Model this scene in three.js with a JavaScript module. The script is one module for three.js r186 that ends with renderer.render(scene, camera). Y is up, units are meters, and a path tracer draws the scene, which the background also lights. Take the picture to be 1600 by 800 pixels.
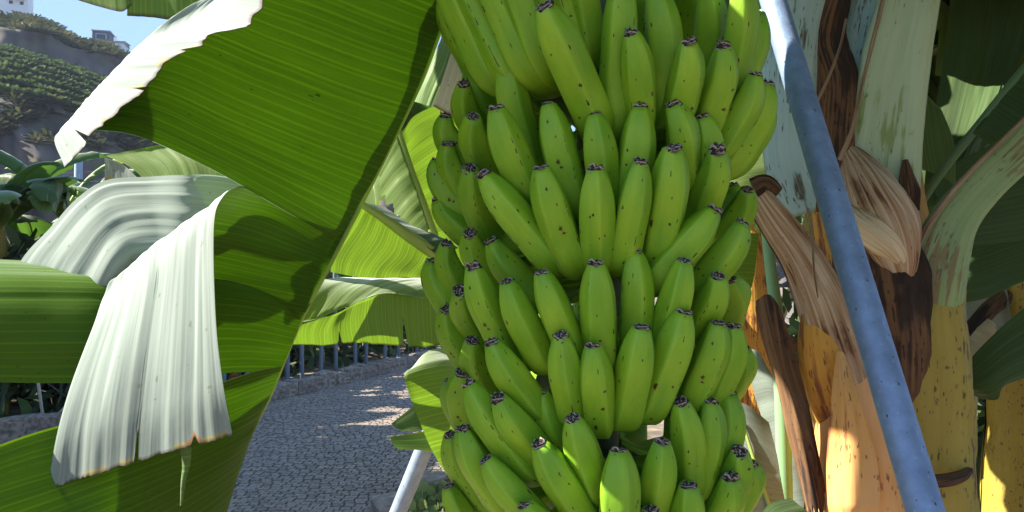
import * as THREE from 'three';
import { mergeGeometries } from 'three/addons/utils/BufferGeometryUtils.js';

// ---------------------------------------------------------------- camera, sky, sun, exposure
const scene = new THREE.Scene();
const W = 1600, H = 800, F = 1200, EYE = new THREE.Vector3(0, 1.5, 0), PITCH = 0.025;
const camera = new THREE.PerspectiveCamera(2 * Math.atan(400 / F) * 180 / Math.PI, 2, 0.05, 2000);
camera.position.copy(EYE); camera.rotation.set(PITCH, 0, 0); camera.updateMatrixWorld();
const renderer = new THREE.WebGLRenderer({ antialias: true });
renderer.setSize(1024, 512);
renderer.toneMapping = THREE.LinearToneMapping;
renderer.toneMappingExposure = 4.1;
renderer.shadowMap.enabled = true;
const SUN = new THREE.Vector3(-0.78, 0.61, 0.03).normalize();
{
  const w = 512, h = 256, data = new Float32Array(w * h * 4), d = new THREE.Vector3();
  for (let y = 0; y < h; y++) for (let x = 0; x < w; x++) {
    const el = ((y + 0.5) / h - 0.5) * Math.PI, az = ((x + 0.5) / w - 0.5) * 2 * Math.PI;
    d.set(Math.cos(el) * Math.cos(az), Math.sin(el), Math.cos(el) * Math.sin(az));
    const k = Math.pow(Math.max(0, d.y), 0.5), g = Math.pow(Math.max(0, d.dot(SUN)), 8);
    const i = (y * w + x) * 4;
    data[i] = 0.165 - 0.08 * k + 0.1 * g; data[i + 1] = 0.24 - 0.085 * k + 0.095 * g; data[i + 2] = 0.38 - 0.075 * k + 0.08 * g; data[i + 3] = 1;
  }
  const t = new THREE.DataTexture(data, w, h, THREE.RGBAFormat, THREE.FloatType);
  t.mapping = THREE.EquirectangularReflectionMapping; t.magFilter = t.minFilter = THREE.LinearFilter; t.needsUpdate = true;
  scene.background = t; scene.environment = t;
}
const sun = new THREE.DirectionalLight(new THREE.Color().setRGB(1, 0.93, 0.82), 4.3);
sun.position.copy(SUN).multiplyScalar(60); sun.castShadow = true;
sun.shadow.mapSize.set(4096, 4096);
Object.assign(sun.shadow.camera, { left: -30, right: 30, top: 30, bottom: -30, near: 1, far: 150 });
scene.add(sun, sun.target);

// ---------------------------------------------------------------- helpers
const V = (x, y, z) => new THREE.Vector3(x, y, z);
const cp = Math.cos(PITCH), sp = Math.sin(PITCH);
function P(px, py, d) { // a place seen at that pixel, d metres out along the view axis
  const x = (px - W / 2) / F * d, y = (H / 2 - py) / F * d, z = -d;
  return V(x, y * cp - z * sp + EYE.y, y * sp + z * cp);
}
function unP(p) { const r = p.clone().sub(EYE), d = r.y * sp - r.z * cp; return [800 + F * r.x / d, 400 - F * (r.y * cp + r.z * sp) / d, d]; }
function G(px, py, h = 0) { // the ground (or height h) seen at that pixel
  const a = P(px, py, 1).sub(EYE), t = (h - EYE.y) / a.y;
  return a.multiplyScalar(t).add(EYE);
}
function rng(seed) { let s = seed | 0; return () => { s = (s + 0x6d2b79f5) | 0; let t = Math.imul(s ^ (s >>> 15), 1 | s); t = (t + Math.imul(t ^ (t >>> 7), 61 | t)) ^ t; return ((t ^ (t >>> 14)) >>> 0) / 4294967296; }; }
const clamp = (x, a = 0, b = 1) => Math.min(b, Math.max(a, x)), lerp = (a, b, t) => a + (b - a) * t;
const smooth = (a, b, x) => { const t = clamp((x - a) / (b - a)); return t * t * (3 - 2 * t); };
function hash(x, y, s) { let h = Math.imul(x | 0, 374761393) + Math.imul(y | 0, 668265263) + Math.imul(s | 0, 2147483647 - 40); h = Math.imul(h ^ (h >>> 13), 1274126177); return ((h ^ (h >>> 16)) >>> 0) / 4294967296; }
function noise(x, y, s = 0, px = 0, py = 0) { // value noise, -1..1, with an optional period
  const x0 = Math.floor(x), y0 = Math.floor(y), fx = x - x0, fy = y - y0, u = fx * fx * (3 - 2 * fx), v = fy * fy * (3 - 2 * fy);
  const wx = (i) => px ? ((i % px) + px) % px : i, wy = (i) => py ? ((i % py) + py) % py : i;
  const a = hash(wx(x0), wy(y0), s), b = hash(wx(x0 + 1), wy(y0), s), c = hash(wx(x0), wy(y0 + 1), s), d = hash(wx(x0 + 1), wy(y0 + 1), s);
  return 2 * lerp(lerp(a, b, u), lerp(c, d, u), v) - 1;
}
function fbm(x, y, s = 0, o = 4, px = 0, py = 0) { let a = 0, k = 0.5; for (let i = 0; i < o; i++) { a += k * noise(x, y, s + i * 17, px, py); x *= 2; y *= 2; px *= 2; py *= 2; k *= 0.5; } return a; }
function tex(w, h, fn, srgb = true) { // fn(u, v) -> [r, g, b] as display values
  const d = new Uint8Array(w * h * 4);
  for (let y = 0; y < h; y++) for (let x = 0; x < w; x++) {
    const c = fn((x + 0.5) / w, (y + 0.5) / h), i = (y * w + x) * 4;
    for (let k = 0; k < 3; k++) d[i + k] = clamp(c[k]) * 255;
    d[i + 3] = 255;
  }
  const t = new THREE.DataTexture(d, w, h); t.wrapS = t.wrapT = THREE.RepeatWrapping; t.magFilter = t.minFilter = THREE.LinearFilter;
  if (srgb) t.colorSpace = THREE.SRGBColorSpace; t.needsUpdate = true; return t;
}
const mixc = (a, b, t) => [lerp(a[0], b[0], t), lerp(a[1], b[1], t), lerp(a[2], b[2], t)];
const rgb8 = (r, g, b) => [r / 255, g / 255, b / 255];
const taken = new Map();
function numbered(name) { const n = taken.get(name) ?? 0; taken.set(name, n + 1); return n ? name + '_' + String(n).padStart(3, '0') : name; }
function add(o, name, label, category, group, kind) {
  o.name = numbered(name); scene.add(o);
  if (label) o.userData.label = label; if (category) o.userData.category = category; if (group) o.userData.group = group; if (kind) o.userData.kind = kind;
  return o;
}
function part(parent, name, geo, mat, label) { const m = new THREE.Mesh(geo, mat); m.name = name; parent.add(m); m.castShadow = m.receiveShadow = true; if (label) m.userData.label = label; return m; }
const mesh = (geo, mat) => { const m = new THREE.Mesh(geo, mat); m.castShadow = m.receiveShadow = true; return m; };

// Catmull-Rom through a grid of points
function cr(a, b, c, d, t) {
  const t2 = t * t, t3 = t2 * t, w0 = -0.5 * t3 + t2 - 0.5 * t, w1 = 1.5 * t3 - 2.5 * t2 + 1, w2 = -1.5 * t3 + 2 * t2 + 0.5 * t, w3 = 0.5 * t3 - 0.5 * t2;
  return V(w0 * a.x + w1 * b.x + w2 * c.x + w3 * d.x, w0 * a.y + w1 * b.y + w2 * c.y + w3 * d.y, w0 * a.z + w1 * b.z + w2 * c.z + w3 * d.z);
}
function along(pts, t) {
  const n = pts.length - 1, f = clamp(t) * n, i = Math.min(n - 1, Math.floor(f)), p = (k) => k < 0 ? pts[0].clone().multiplyScalar(2).sub(pts[1]) : k > n ? pts[n].clone().multiplyScalar(2).sub(pts[n - 1]) : pts[k];
  return cr(p(i - 1), p(i), p(i + 1), p(i + 2), f - i);
}
function surface(grid) { return (u, v) => along(grid.map((row) => along(row, v)), u); }
const grid = (rows) => rows.map((r) => r.map(([x, y, d]) => P(x, y, d)));

// A thin leaf sheet of two faces: slot 0 is the upper face, slot 1 the waxy underside.
function sheet(S, o = {}) {
  const { nu = 60, nv = 20, vmax = () => 1, vmin = () => 0, amp = 0.0015, wave = 0.02, seed = 1, flip = false, brown = 0, brownU = 0, single = false, off = null, thick = 0.0008, hole = null, rim = 0 } = o;
  const pos = [], L = [];
  const mid = S(0.5, 0.5), Lu = S(0, 0.5).distanceTo(mid) + S(1, 0.5).distanceTo(mid), Lv = S(0.5, 0).distanceTo(mid) + S(0.5, 1).distanceTo(mid);
  const eps = 1e-3, N = [], UV = [], C = [];
  for (let i = 0; i <= nu; i++) {
    const u = i / nu, a = vmin(u), b = vmax(u);
    for (let j = 0; j <= nv; j++) {
      const v = lerp(a, b, j / nv), p = S(u, v);
      const u1 = Math.min(1, u + eps), u0 = Math.max(0, u - eps), v1 = Math.min(1, v + eps), v0 = Math.max(0, v - eps);
      const n = S(u1, v).sub(S(u0, v)).cross(S(u, v1).sub(S(u, v0))).normalize(); if (flip) n.negate();
      const U = u * Lu, Vv = v * Lv;
      let h = amp * (0.75 * noise(U / wave, Vv / (wave * 9), seed) + 0.35 * noise(U / (wave * 0.45), Vv / (wave * 6), seed + 5)) + amp * 2.0 * noise(U / 0.11, Vv / 0.14, seed + 9);
      h *= smooth(0, 0.04, v) ;
      p.addScaledVector(n, h); if (off) p.add(off(u, v));
      pos.push(p); UV.push(U / 0.4, Vv / 0.4);
      const e = (b - v) * Lv, k = brown * (0.6 + 0.55 * noise(U / 0.012, 3, seed + 2) + 0.5 * noise(U / 0.05, 7, seed + 3));
      let c = [1, 1, 1];
      if (brown && j > 0) { if (e < k * 0.5) c = [0.28, 0.1, 0.06]; else if (e < k) c = [1.5, 0.55, 0.12]; else if (e < k * 1.7) c = [1.5, 1.05, 0.35]; }
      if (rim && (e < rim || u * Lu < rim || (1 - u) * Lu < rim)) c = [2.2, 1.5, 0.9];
      if (brownU) { const eu = Math.min(u, 1 - u) * Lu; if (eu < brownU) c = [1.5, 0.9, 0.35]; }
      C.push(...c);
    }
  }
  const id = (i, j) => i * (nv + 1) + j, quads = [];
  for (let i = 0; i < nu; i++) {
    const u = (i + 0.5) / nu; if (vmax(u) - vmin(u) < 0.002) continue;
    for (let j = 0; j < nv; j++) { if (hole && hole(u, lerp(vmin(u), vmax(u), (j + 0.5) / nv))) continue; quads.push([i, j]); }
  }
  // normals of the displaced grid
  const nn = pos.map(() => V(0, 0, 0)), ab = V(), ac = V();
  for (const [i, j] of quads) {
    const a = id(i, j), b = id(i + 1, j), c = id(i + 1, j + 1), d = id(i, j + 1);
    ab.subVectors(pos[c], pos[a]); ac.subVectors(pos[d], pos[b]);
    const n = ab.clone().cross(ac); if (flip) n.negate(); // diagonals
    for (const k of [a, b, c, d]) nn[k].add(n);
  }
  // direction test: upper normal follows du x dv
  const P_ = [], N_ = [], I = [], I2 = [];
  const s0 = quads.length ? quads[0] : [0, 0];
  { const a = pos[id(s0[0], s0[1])], b = pos[id(s0[0] + 1, s0[1])], d = pos[id(s0[0], s0[1] + 1)]; const n = b.clone().sub(a).cross(d.clone().sub(a)); if (flip) n.negate(); if (n.dot(nn[id(s0[0], s0[1])]) < 0) for (const q of nn) q.negate(); }
  for (let k = 0; k < pos.length; k++) { const n = nn[k].lengthSq() ? nn[k].normalize() : nn[k].set(0, 1, 0); const q = pos[k]; P_.push(q.x + n.x * thick / 2, q.y + n.y * thick / 2, q.z + n.z * thick / 2); N_.push(n.x, n.y, n.z); }
  const base = pos.length;
  if (!single) for (let k = 0; k < pos.length; k++) { const n = nn[k], q = pos[k]; P_.push(q.x - n.x * thick / 2, q.y - n.y * thick / 2, q.z - n.z * thick / 2); N_.push(-n.x, -n.y, -n.z); }
  for (const [i, j] of quads) {
    const a = id(i, j), b = id(i + 1, j), c = id(i + 1, j + 1), d = id(i, j + 1);
    const f = flip ? [a, d, c, a, c, b] : [a, b, c, a, c, d];
    I.push(...f); if (!single) I2.push(f[0] + base, f[2] + base, f[1] + base, f[3] + base, f[5] + base, f[4] + base);
  }
  const g = new THREE.BufferGeometry();
  g.setAttribute('position', new THREE.Float32BufferAttribute(P_, 3)); g.setAttribute('normal', new THREE.Float32BufferAttribute(N_, 3));
  g.setAttribute('uv', new THREE.Float32BufferAttribute(single ? UV : UV.concat(UV), 2));
  g.setAttribute('color', new THREE.Float32BufferAttribute(single ? C : C.concat(C), 3));
  g.setIndex(I.concat(I2));
  if (!single) { g.addGroup(0, I.length, 0); g.addGroup(I.length, I2.length, 1); }
  return g;
}
// A swept, tapering limb. rows: [point, half width]; flat = depth/width; side fixes the wide direction.
function limb(rows, o = {}) {
  const { n = 40, m = 18, flat = 1, groove = 0, rough = 0, seed = 1, cap = true, uvs = 0.4, face = null, shape = null } = o;
  const pts = rows.map((r) => r[0]), ws = rows.map((r) => V(r[1], r[2] ?? r[1] * flat, 0));
  const pos = [], uv = [], idx = []; let len = 0, prev = null; const rep = Math.max(1, Math.round(2 * Math.PI * Math.max(...ws.map((w) => w.x)) * 0.7 / uvs));
  for (let i = 0; i <= n; i++) {
    const t = i / n, c = along(pts, t), T = along(pts, Math.min(1, t + 0.01)).sub(along(pts, Math.max(0, t - 0.01))).normalize();
    const view = face ? face.clone() : c.clone().sub(EYE).normalize(), Sd = T.clone().cross(view).normalize(), Nn = Sd.clone().cross(T).normalize();
    const w = along(ws, t); if (prev) len += c.distanceTo(prev); prev = c;
    for (let j = 0; j <= m; j++) {
      const th = j / m * 2 * Math.PI; let a = Math.cos(th), b = Math.sin(th), k = 1;
      if (shape) k = shape(th, t);
      k *= 1 + rough * (fbm(Math.cos(th) * 2 + 5, len * 14 + Math.sin(th) * 2, seed, 3) + 0.5 * noise(th * 4, len * 6, seed + 3));
      let depth = b * w.y * k; if (groove && b < 0) depth *= 1 - groove * Math.pow(1 - Math.abs(a), 0.6) * 1.6;
      const p = c.clone().addScaledVector(Sd, a * w.x * k).addScaledVector(Nn, depth);
      pos.push(p.x, p.y, p.z); uv.push(j / m * rep, len / uvs);
    }
  }
  for (let i = 0; i < n; i++) for (let j = 0; j < m; j++) { const a = i * (m + 1) + j, b = a + m + 1; idx.push(a, b, a + 1, b, b + 1, a + 1); }
  if (cap) for (const i of [0, n]) { const c0 = pos.length / 3, c = along(pts, i / n); pos.push(c.x, c.y, c.z); uv.push(0, 0); for (let j = 0; j < m; j++) { const a = i * (m + 1) + j; i ? idx.push(a, c0, a + 1) : idx.push(a, a + 1, c0); } }
  const g = new THREE.BufferGeometry();
  g.setAttribute('position', new THREE.Float32BufferAttribute(pos, 3)); g.setAttribute('uv', new THREE.Float32BufferAttribute(uv, 2)); g.setIndex(idx); g.computeVertexNormals();
  // weld the seam's normals
  const N = g.attributes.normal; for (let i = 0; i <= n; i++) { const a = i * (m + 1), b = a + m; const x = N.getX(a) + N.getX(b), y = N.getY(a) + N.getY(b), z = N.getZ(a) + N.getZ(b), l = Math.hypot(x, y, z) || 1; N.setXYZ(a, x / l, y / l, z / l); N.setXYZ(b, x / l, y / l, z / l); }
  return g;
}
const pl = (rows) => rows.map(([x, y, d, w, w2]) => [P(x, y, d), w / F * d, w2 === undefined ? undefined : w2 / F * d]).map((r) => r[2] === undefined ? [r[0], r[1]] : r);
function rod(a, b, r, seg = 10) { const g = new THREE.CylinderGeometry(r, r, a.distanceTo(b), seg, 1); const q = new THREE.Quaternion().setFromUnitVectors(V(0, 1, 0), b.clone().sub(a).normalize()); g.applyQuaternion(q); const c = a.clone().add(b).multiplyScalar(0.5); g.translate(c.x, c.y, c.z); return g; }

// ---------------------------------------------------------------- materials
const phys = (o) => new THREE.MeshPhysicalMaterial(o);
const lin = (r, g, b) => new THREE.Color().setRGB(r, g, b);
// lateral veins run along v; the pattern changes along u
const veinAt = (() => { const r = rng(17), p = []; for (let i = 0; i < 42; i++) p.push((i + 0.15 + 0.7 * r()) / 42); return p; })(), veinLine = (u, w) => { let m = 0; for (let i = 0; i < 42; i++) { let d = Math.abs(u - veinAt[i]); d = Math.min(d, 1 - d); if (d < w) m = Math.max(m, (1 - d / w) * (0.45 + 0.55 * hash(i, 3, 8))); } return m; };
const veinT = tex(2048, 256, (u, v) => {
  const fine = noise(u * 420, v * 4, 5, 420, 4), broad = fbm(u * 12, v * 2, 7, 3, 12, 2), cell = noise(u * 500, v * 250, 9, 500, 250);
  const line = veinLine(u, 0.0046), halo = veinLine(u, 0.012), spot = smooth(0.6, 0.68, fbm(u * 60, v * 60, 11, 2, 60, 60)) * 0.3;
  const k = 0.84 + 0.03 * fine + 0.05 * broad + 0.02 * cell - 0.03 * halo - spot;
  return [k * 0.94 + line * 0.26, k * 0.97 + line * 0.2, k * 0.86 + line * 0.32];
});
const veinB = tex(1024, 128, (u, v) => { const k = 0.4 + 0.3 * veinLine(u, 0.006) + 0.1 * noise(u * 256, v * 4, 5, 256, 4) + 0.12 * fbm(u * 60, v * 60, 8, 2, 60, 60); return [k, k, k]; }, false);
const waxT = tex(1024, 512, (u, v) => {
  const fine = noise(u * 300, v * 6, 25, 300, 6), broad = fbm(u * 10, v * 3, 27, 4, 10, 3), sp = smooth(0.5, 0.68, fbm(u * 40, v * 40, 31, 3, 40, 40));
  const k = 0.92 + 0.05 * fine + 0.12 * broad;
  return mixc([k * 0.98, k, k * 0.97], [0.62, 0.66, 0.5], sp * 0.6);
});
const leafUpper = phys({ color: lin(0.15, 0.31, 0.004), specularIntensity: 0.3, map: veinT, bumpMap: veinB, bumpScale: 0.0005, roughness: 1, transmission: 0.6, vertexColors: true, clearcoat: 0.1, clearcoatRoughness: 0.4, side: 2 });
const leafUnder = phys({ color: lin(0.40, 0.465, 0.415), map: waxT, bumpMap: veinB, bumpScale: 0.0005, roughness: 1, transmission: 0.5, vertexColors: true, side: 2 });
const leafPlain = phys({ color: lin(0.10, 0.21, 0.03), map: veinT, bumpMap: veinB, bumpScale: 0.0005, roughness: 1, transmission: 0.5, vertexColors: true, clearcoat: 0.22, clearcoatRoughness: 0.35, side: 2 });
const leafPale = phys({ color: lin(0.2, 0.34, 0.07), map: veinT, bumpMap: veinB, bumpScale: 0.001, roughness: 1, transmission: 0.45, vertexColors: true, clearcoat: 0.2, clearcoatRoughness: 0.4, side: 2 });
const leafDry = phys({ color: lin(0.62, 0.5, 0.32), map: waxT, bumpMap: veinB, bumpScale: 0.002, roughness: 1, transmission: 0.35, vertexColors: true, side: 2 });
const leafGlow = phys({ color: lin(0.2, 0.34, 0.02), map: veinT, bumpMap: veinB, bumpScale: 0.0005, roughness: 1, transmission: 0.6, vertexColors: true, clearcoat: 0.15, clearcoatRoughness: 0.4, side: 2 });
const LEAF = [leafUpper, leafUnder];
const ribMat = phys({ color: lin(0.30, 0.42, 0.10), roughness: 0.5, map: tex(64, 256, (u, v) => { const k = 0.9 + 0.1 * fbm(u * 8, v * 4, 3, 3, 8, 4); return [k, k, k * 0.95]; }) });
// banana skin: u round the fruit, v from stalk to tip
function skin(seed) {
  const r = rng(seed), marks = [];
  for (let i = 0; i < 22; i++) marks.push([r(), 0.4 + 0.57 * r(), 0.005 + 0.016 * r() * r(), 0.005 + 0.02 * r() * r() * r(), r()]);
  const ridge = []; for (let i = 0; i < 1; i++) ridge.push([Math.floor(r() * 5) / 5 + 0.004 * r(), 0.5 + 0.4 * r(), 0.08 + 0.2 * r()]);
  return tex(384, 512, (u, v) => {
    const f = fbm(u * 6, v * 5, seed, 4, 6, 5), st = noise(u * 60, v * 4, seed + 3, 60, 4), grain = noise(u * 190, v * 256, seed + 4, 190, 256);
    let c = mixc([0.43, 0.615, 0.125], [0.56, 0.705, 0.16], clamp(0.5 + 0.9 * f + 0.08 * st));
    c = c.map((x) => x * (1 + 0.025 * grain));
    const rd = Math.abs(((u * 5 + 0.5) % 1) - 0.5) / 5;
    c = mixc(c, [0.60, 0.76, 0.30], 0.25 * smooth(0.018, 0.002, rd));
    for (const [mu, mv, a, b, k] of marks) { let du = Math.abs(u - mu); du = Math.min(du, 1 - du); const d = Math.hypot(du / a, (v - mv) / b) + 0.5 * noise(u * 130, v * 150, seed + 9); if (d < 1) c = mixc(c, k > 0.5 ? [0.25, 0.15, 0.08] : [0.16, 0.13, 0.1], 0.9 * smooth(1, 0.6, d)); }
    for (const [mu, mv, l] of ridge) { let du = Math.abs(u - mu); du = Math.min(du, 1 - du); if (du < 0.0035 + 0.002 * noise(v * 90, 5, seed) && Math.abs(v - mv) < l * 0.7 && noise(v * 40, 2, seed + 12) > 0.15) c = mixc(c, [0.2, 0.16, 0.08], 0.75); }
    const fl = smooth(0.66, 0.72, fbm(u * 48, v * 60, seed + 20, 2, 48, 60)) * smooth(0.0, 0.25, fbm(u * 4, v * 4, seed + 22, 2, 4, 4)); c = mixc(c, [0.2, 0.25, 0.07], fl * 0.8);
    return c;
  });
}
const skinBump = tex(256, 256, (u, v) => { const k = 0.5 + 0.3 * fbm(u * 40, v * 40, 44, 3, 40, 40); return [k, k, k]; }, false);
const skinMats = [101, 202, 303, 404, 505, 606].map((s) => phys({ map: skin(s), roughness: 0.52, specularIntensity: 0.75, bumpMap: skinBump, bumpScale: 0.0004 }));
const tipMat = phys({ roughness: 0.95, map: tex(64, 64, (u, v) => { const n = fbm(u * 10, v * 10, 77, 3, 10, 10); return n > 0.12 ? [0.62, 0.58, 0.55] : mixc([0.13, 0.09, 0.07], [0.32, 0.22, 0.16], clamp(n * 2 + 0.6)); }) });
const stalkMat = phys({ color: lin(0.07, 0.09, 0.035), roughness: 0.7 });  // darkened to put deep shade into the gaps inside the bunch
// sheath: olive yellow with brown blotches and lengthwise streaks
function bark(seed, a, b, c, o = {}) {
  const { blot = 0.1, streak = 0.5, fleck = 0.6 } = o;
  return tex(512, 512, (u, v) => {
    const f = fbm(u * 4, v * 3, seed, 5, 4, 3), s = fbm(u * 64, v * 3, seed + 7, 3, 64, 3), q = fbm(u * 36, v * 5, seed + 13, 4, 36, 5);
    let k = mixc(a, b, clamp(0.5 + streak * s + 0.7 * f));
    k = mixc(k, c, 0.85 * smooth(blot, blot + 0.3, f + 0.5 * q + 0.35 * s));
    k = mixc(k, c.map((x) => x * 0.7), 0.7 * smooth(fleck * 0.62, fleck * 0.62 + 0.2, fbm(u * 90, v * 24, seed + 19, 3, 90, 24) + 0.5 * f));
    return k;
  });
}
const barkBump = tex(512, 256, (u, v) => { const k = 0.5 + 0.45 * fbm(u * 50, v * 3, 91, 4, 50, 3) + 0.15 * fbm(u * 20, v * 20, 94, 3, 20, 20); return [k, k, k]; }, false);
const oliveMat = phys({ map: bark(11, rgb8(166, 146, 58), rgb8(140, 122, 44), rgb8(84, 62, 40), { blot: 0.3, streak: 0.35, fleck: 0.42 }), roughness: 0.62, bumpMap: barkBump, bumpScale: 0.001 });
const orangeMat = phys({ map: bark(23, rgb8(226, 172, 118), rgb8(206, 148, 74), rgb8(140, 76, 52), { blot: 0.36, streak: 0.4, fleck: 0.66 }), roughness: 0.75, bumpMap: barkBump, bumpScale: 0.0015 });
const amberMat = phys({ map: bark(29, rgb8(206, 158, 62), rgb8(190, 128, 44), rgb8(120, 66, 36), { blot: 0.3, streak: 0.5, fleck: 0.6 }), roughness: 0.7, bumpMap: barkBump, bumpScale: 0.0015 });
const dryMat = phys({ map: bark(37, rgb8(190, 168, 142), rgb8(140, 104, 70), rgb8(84, 54, 36), { blot: 0.16, streak: 1.2, fleck: 0.75 }), roughness: 0.9, bumpMap: barkBump, bumpScale: 0.004 });
const creamMat = phys({ map: bark(43, rgb8(214, 198, 166), rgb8(186, 160, 124), rgb8(110, 78, 52), { blot: 0.3, streak: 0.9, fleck: 0.8 }), roughness: 0.9, bumpMap: barkBump, bumpScale: 0.003 });
const brownMat = phys({ map: bark(41, rgb8(116, 86, 54), rgb8(80, 52, 33), rgb8(40, 26, 18), { blot: 0.04, streak: 0.9, fleck: 0.5 }), roughness: 0.9, bumpMap: barkBump, bumpScale: 0.004 });
const paleMat = phys({ map: bark(53, rgb8(170, 184, 146), rgb8(148, 168, 132), rgb8(118, 136, 70), { blot: 0.1, streak: 0.5, fleck: 0.72 }), roughness: 0.6, bumpMap: barkBump, bumpScale: 0.0008 });
const blueGreenMat = phys({ map: bark(59, rgb8(170, 192, 190), rgb8(142, 172, 166), rgb8(60, 54, 40), { blot: 0.42, streak: 0.4, fleck: 0.7 }), roughness: 0.6, bumpMap: barkBump, bumpScale: 0.0008 });
const darkStemMat = phys({ map: bark(61, rgb8(98, 128, 82), rgb8(82, 112, 74), rgb8(70, 60, 36), { blot: 0.4, streak: 0.4, fleck: 0.7 }), roughness: 0.55 });
const petMat = phys({ map: bark(67, rgb8(150, 166, 112), rgb8(126, 150, 96), rgb8(128, 104, 66), { blot: 0.3, streak: 0.6, fleck: 0.7 }), roughness: 0.6, bumpMap: barkBump, bumpScale: 0.0012 });
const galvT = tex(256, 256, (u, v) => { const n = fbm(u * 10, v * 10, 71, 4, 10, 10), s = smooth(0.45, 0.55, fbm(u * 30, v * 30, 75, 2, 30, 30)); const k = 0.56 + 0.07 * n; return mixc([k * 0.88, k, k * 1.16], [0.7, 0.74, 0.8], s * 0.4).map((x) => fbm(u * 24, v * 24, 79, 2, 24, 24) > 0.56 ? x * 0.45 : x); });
const galv = phys({ map: galvT, color: lin(0.98, 1.03, 1.15), metalness: 0.35, roughness: 0.55, bumpMap: skinBump, bumpScale: 0.0006 });  // blue tint in the colour stands in for mirrored sky
const postMat = phys({ map: galvT, color: lin(0.75, 0.66, 0.55), metalness: 0.1, roughness: 0.7 });
const galvPale = phys({ map: galvT, color: lin(1.25, 1.2, 1.1), metalness: 0.2, roughness: 0.6 });
const soilMat = phys({ color: lin(0.27, 0.225, 0.175), roughness: 1, map: tex(256, 256, (u, v) => { const k = 0.8 + 0.4 * fbm(u * 16, v * 16, 83, 4, 16, 16); return [k, k * 0.97, k * 0.92]; }) });
const gritMat = phys({ color: lin(0.26, 0.22, 0.18), roughness: 1, map: tex(256, 256, (u, v) => { const k = 0.75 + 0.6 * fbm(u * 40, v * 40, 87, 3, 40, 40); return [k, k * 0.98, k * 0.96]; }) });
const stoneMats = [0, 1, 2].map((i) => phys({ color: lin(0.25 + 0.05 * i, 0.21 + 0.042 * i, 0.17 + 0.034 * i), roughness: 0.9, map: tex(64, 64, (u, v) => { const k = 0.85 + 0.4 * fbm(u * 8, v * 8, 90 + i, 3, 8, 8); return [k, k * 0.98, k * 0.96]; }) }));

// ---------------------------------------------------------------- ground, road, hill
{
  const g = new THREE.CircleGeometry(900, 48); g.rotateX(-Math.PI / 2); const uv = g.attributes.uv; for (let i = 0; i < uv.count; i++) uv.setXY(i, uv.getX(i) * 900, uv.getY(i) * 900);
  add(mesh(g, soilMat), 'ground', null, null, null, 'structure');
}
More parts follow.
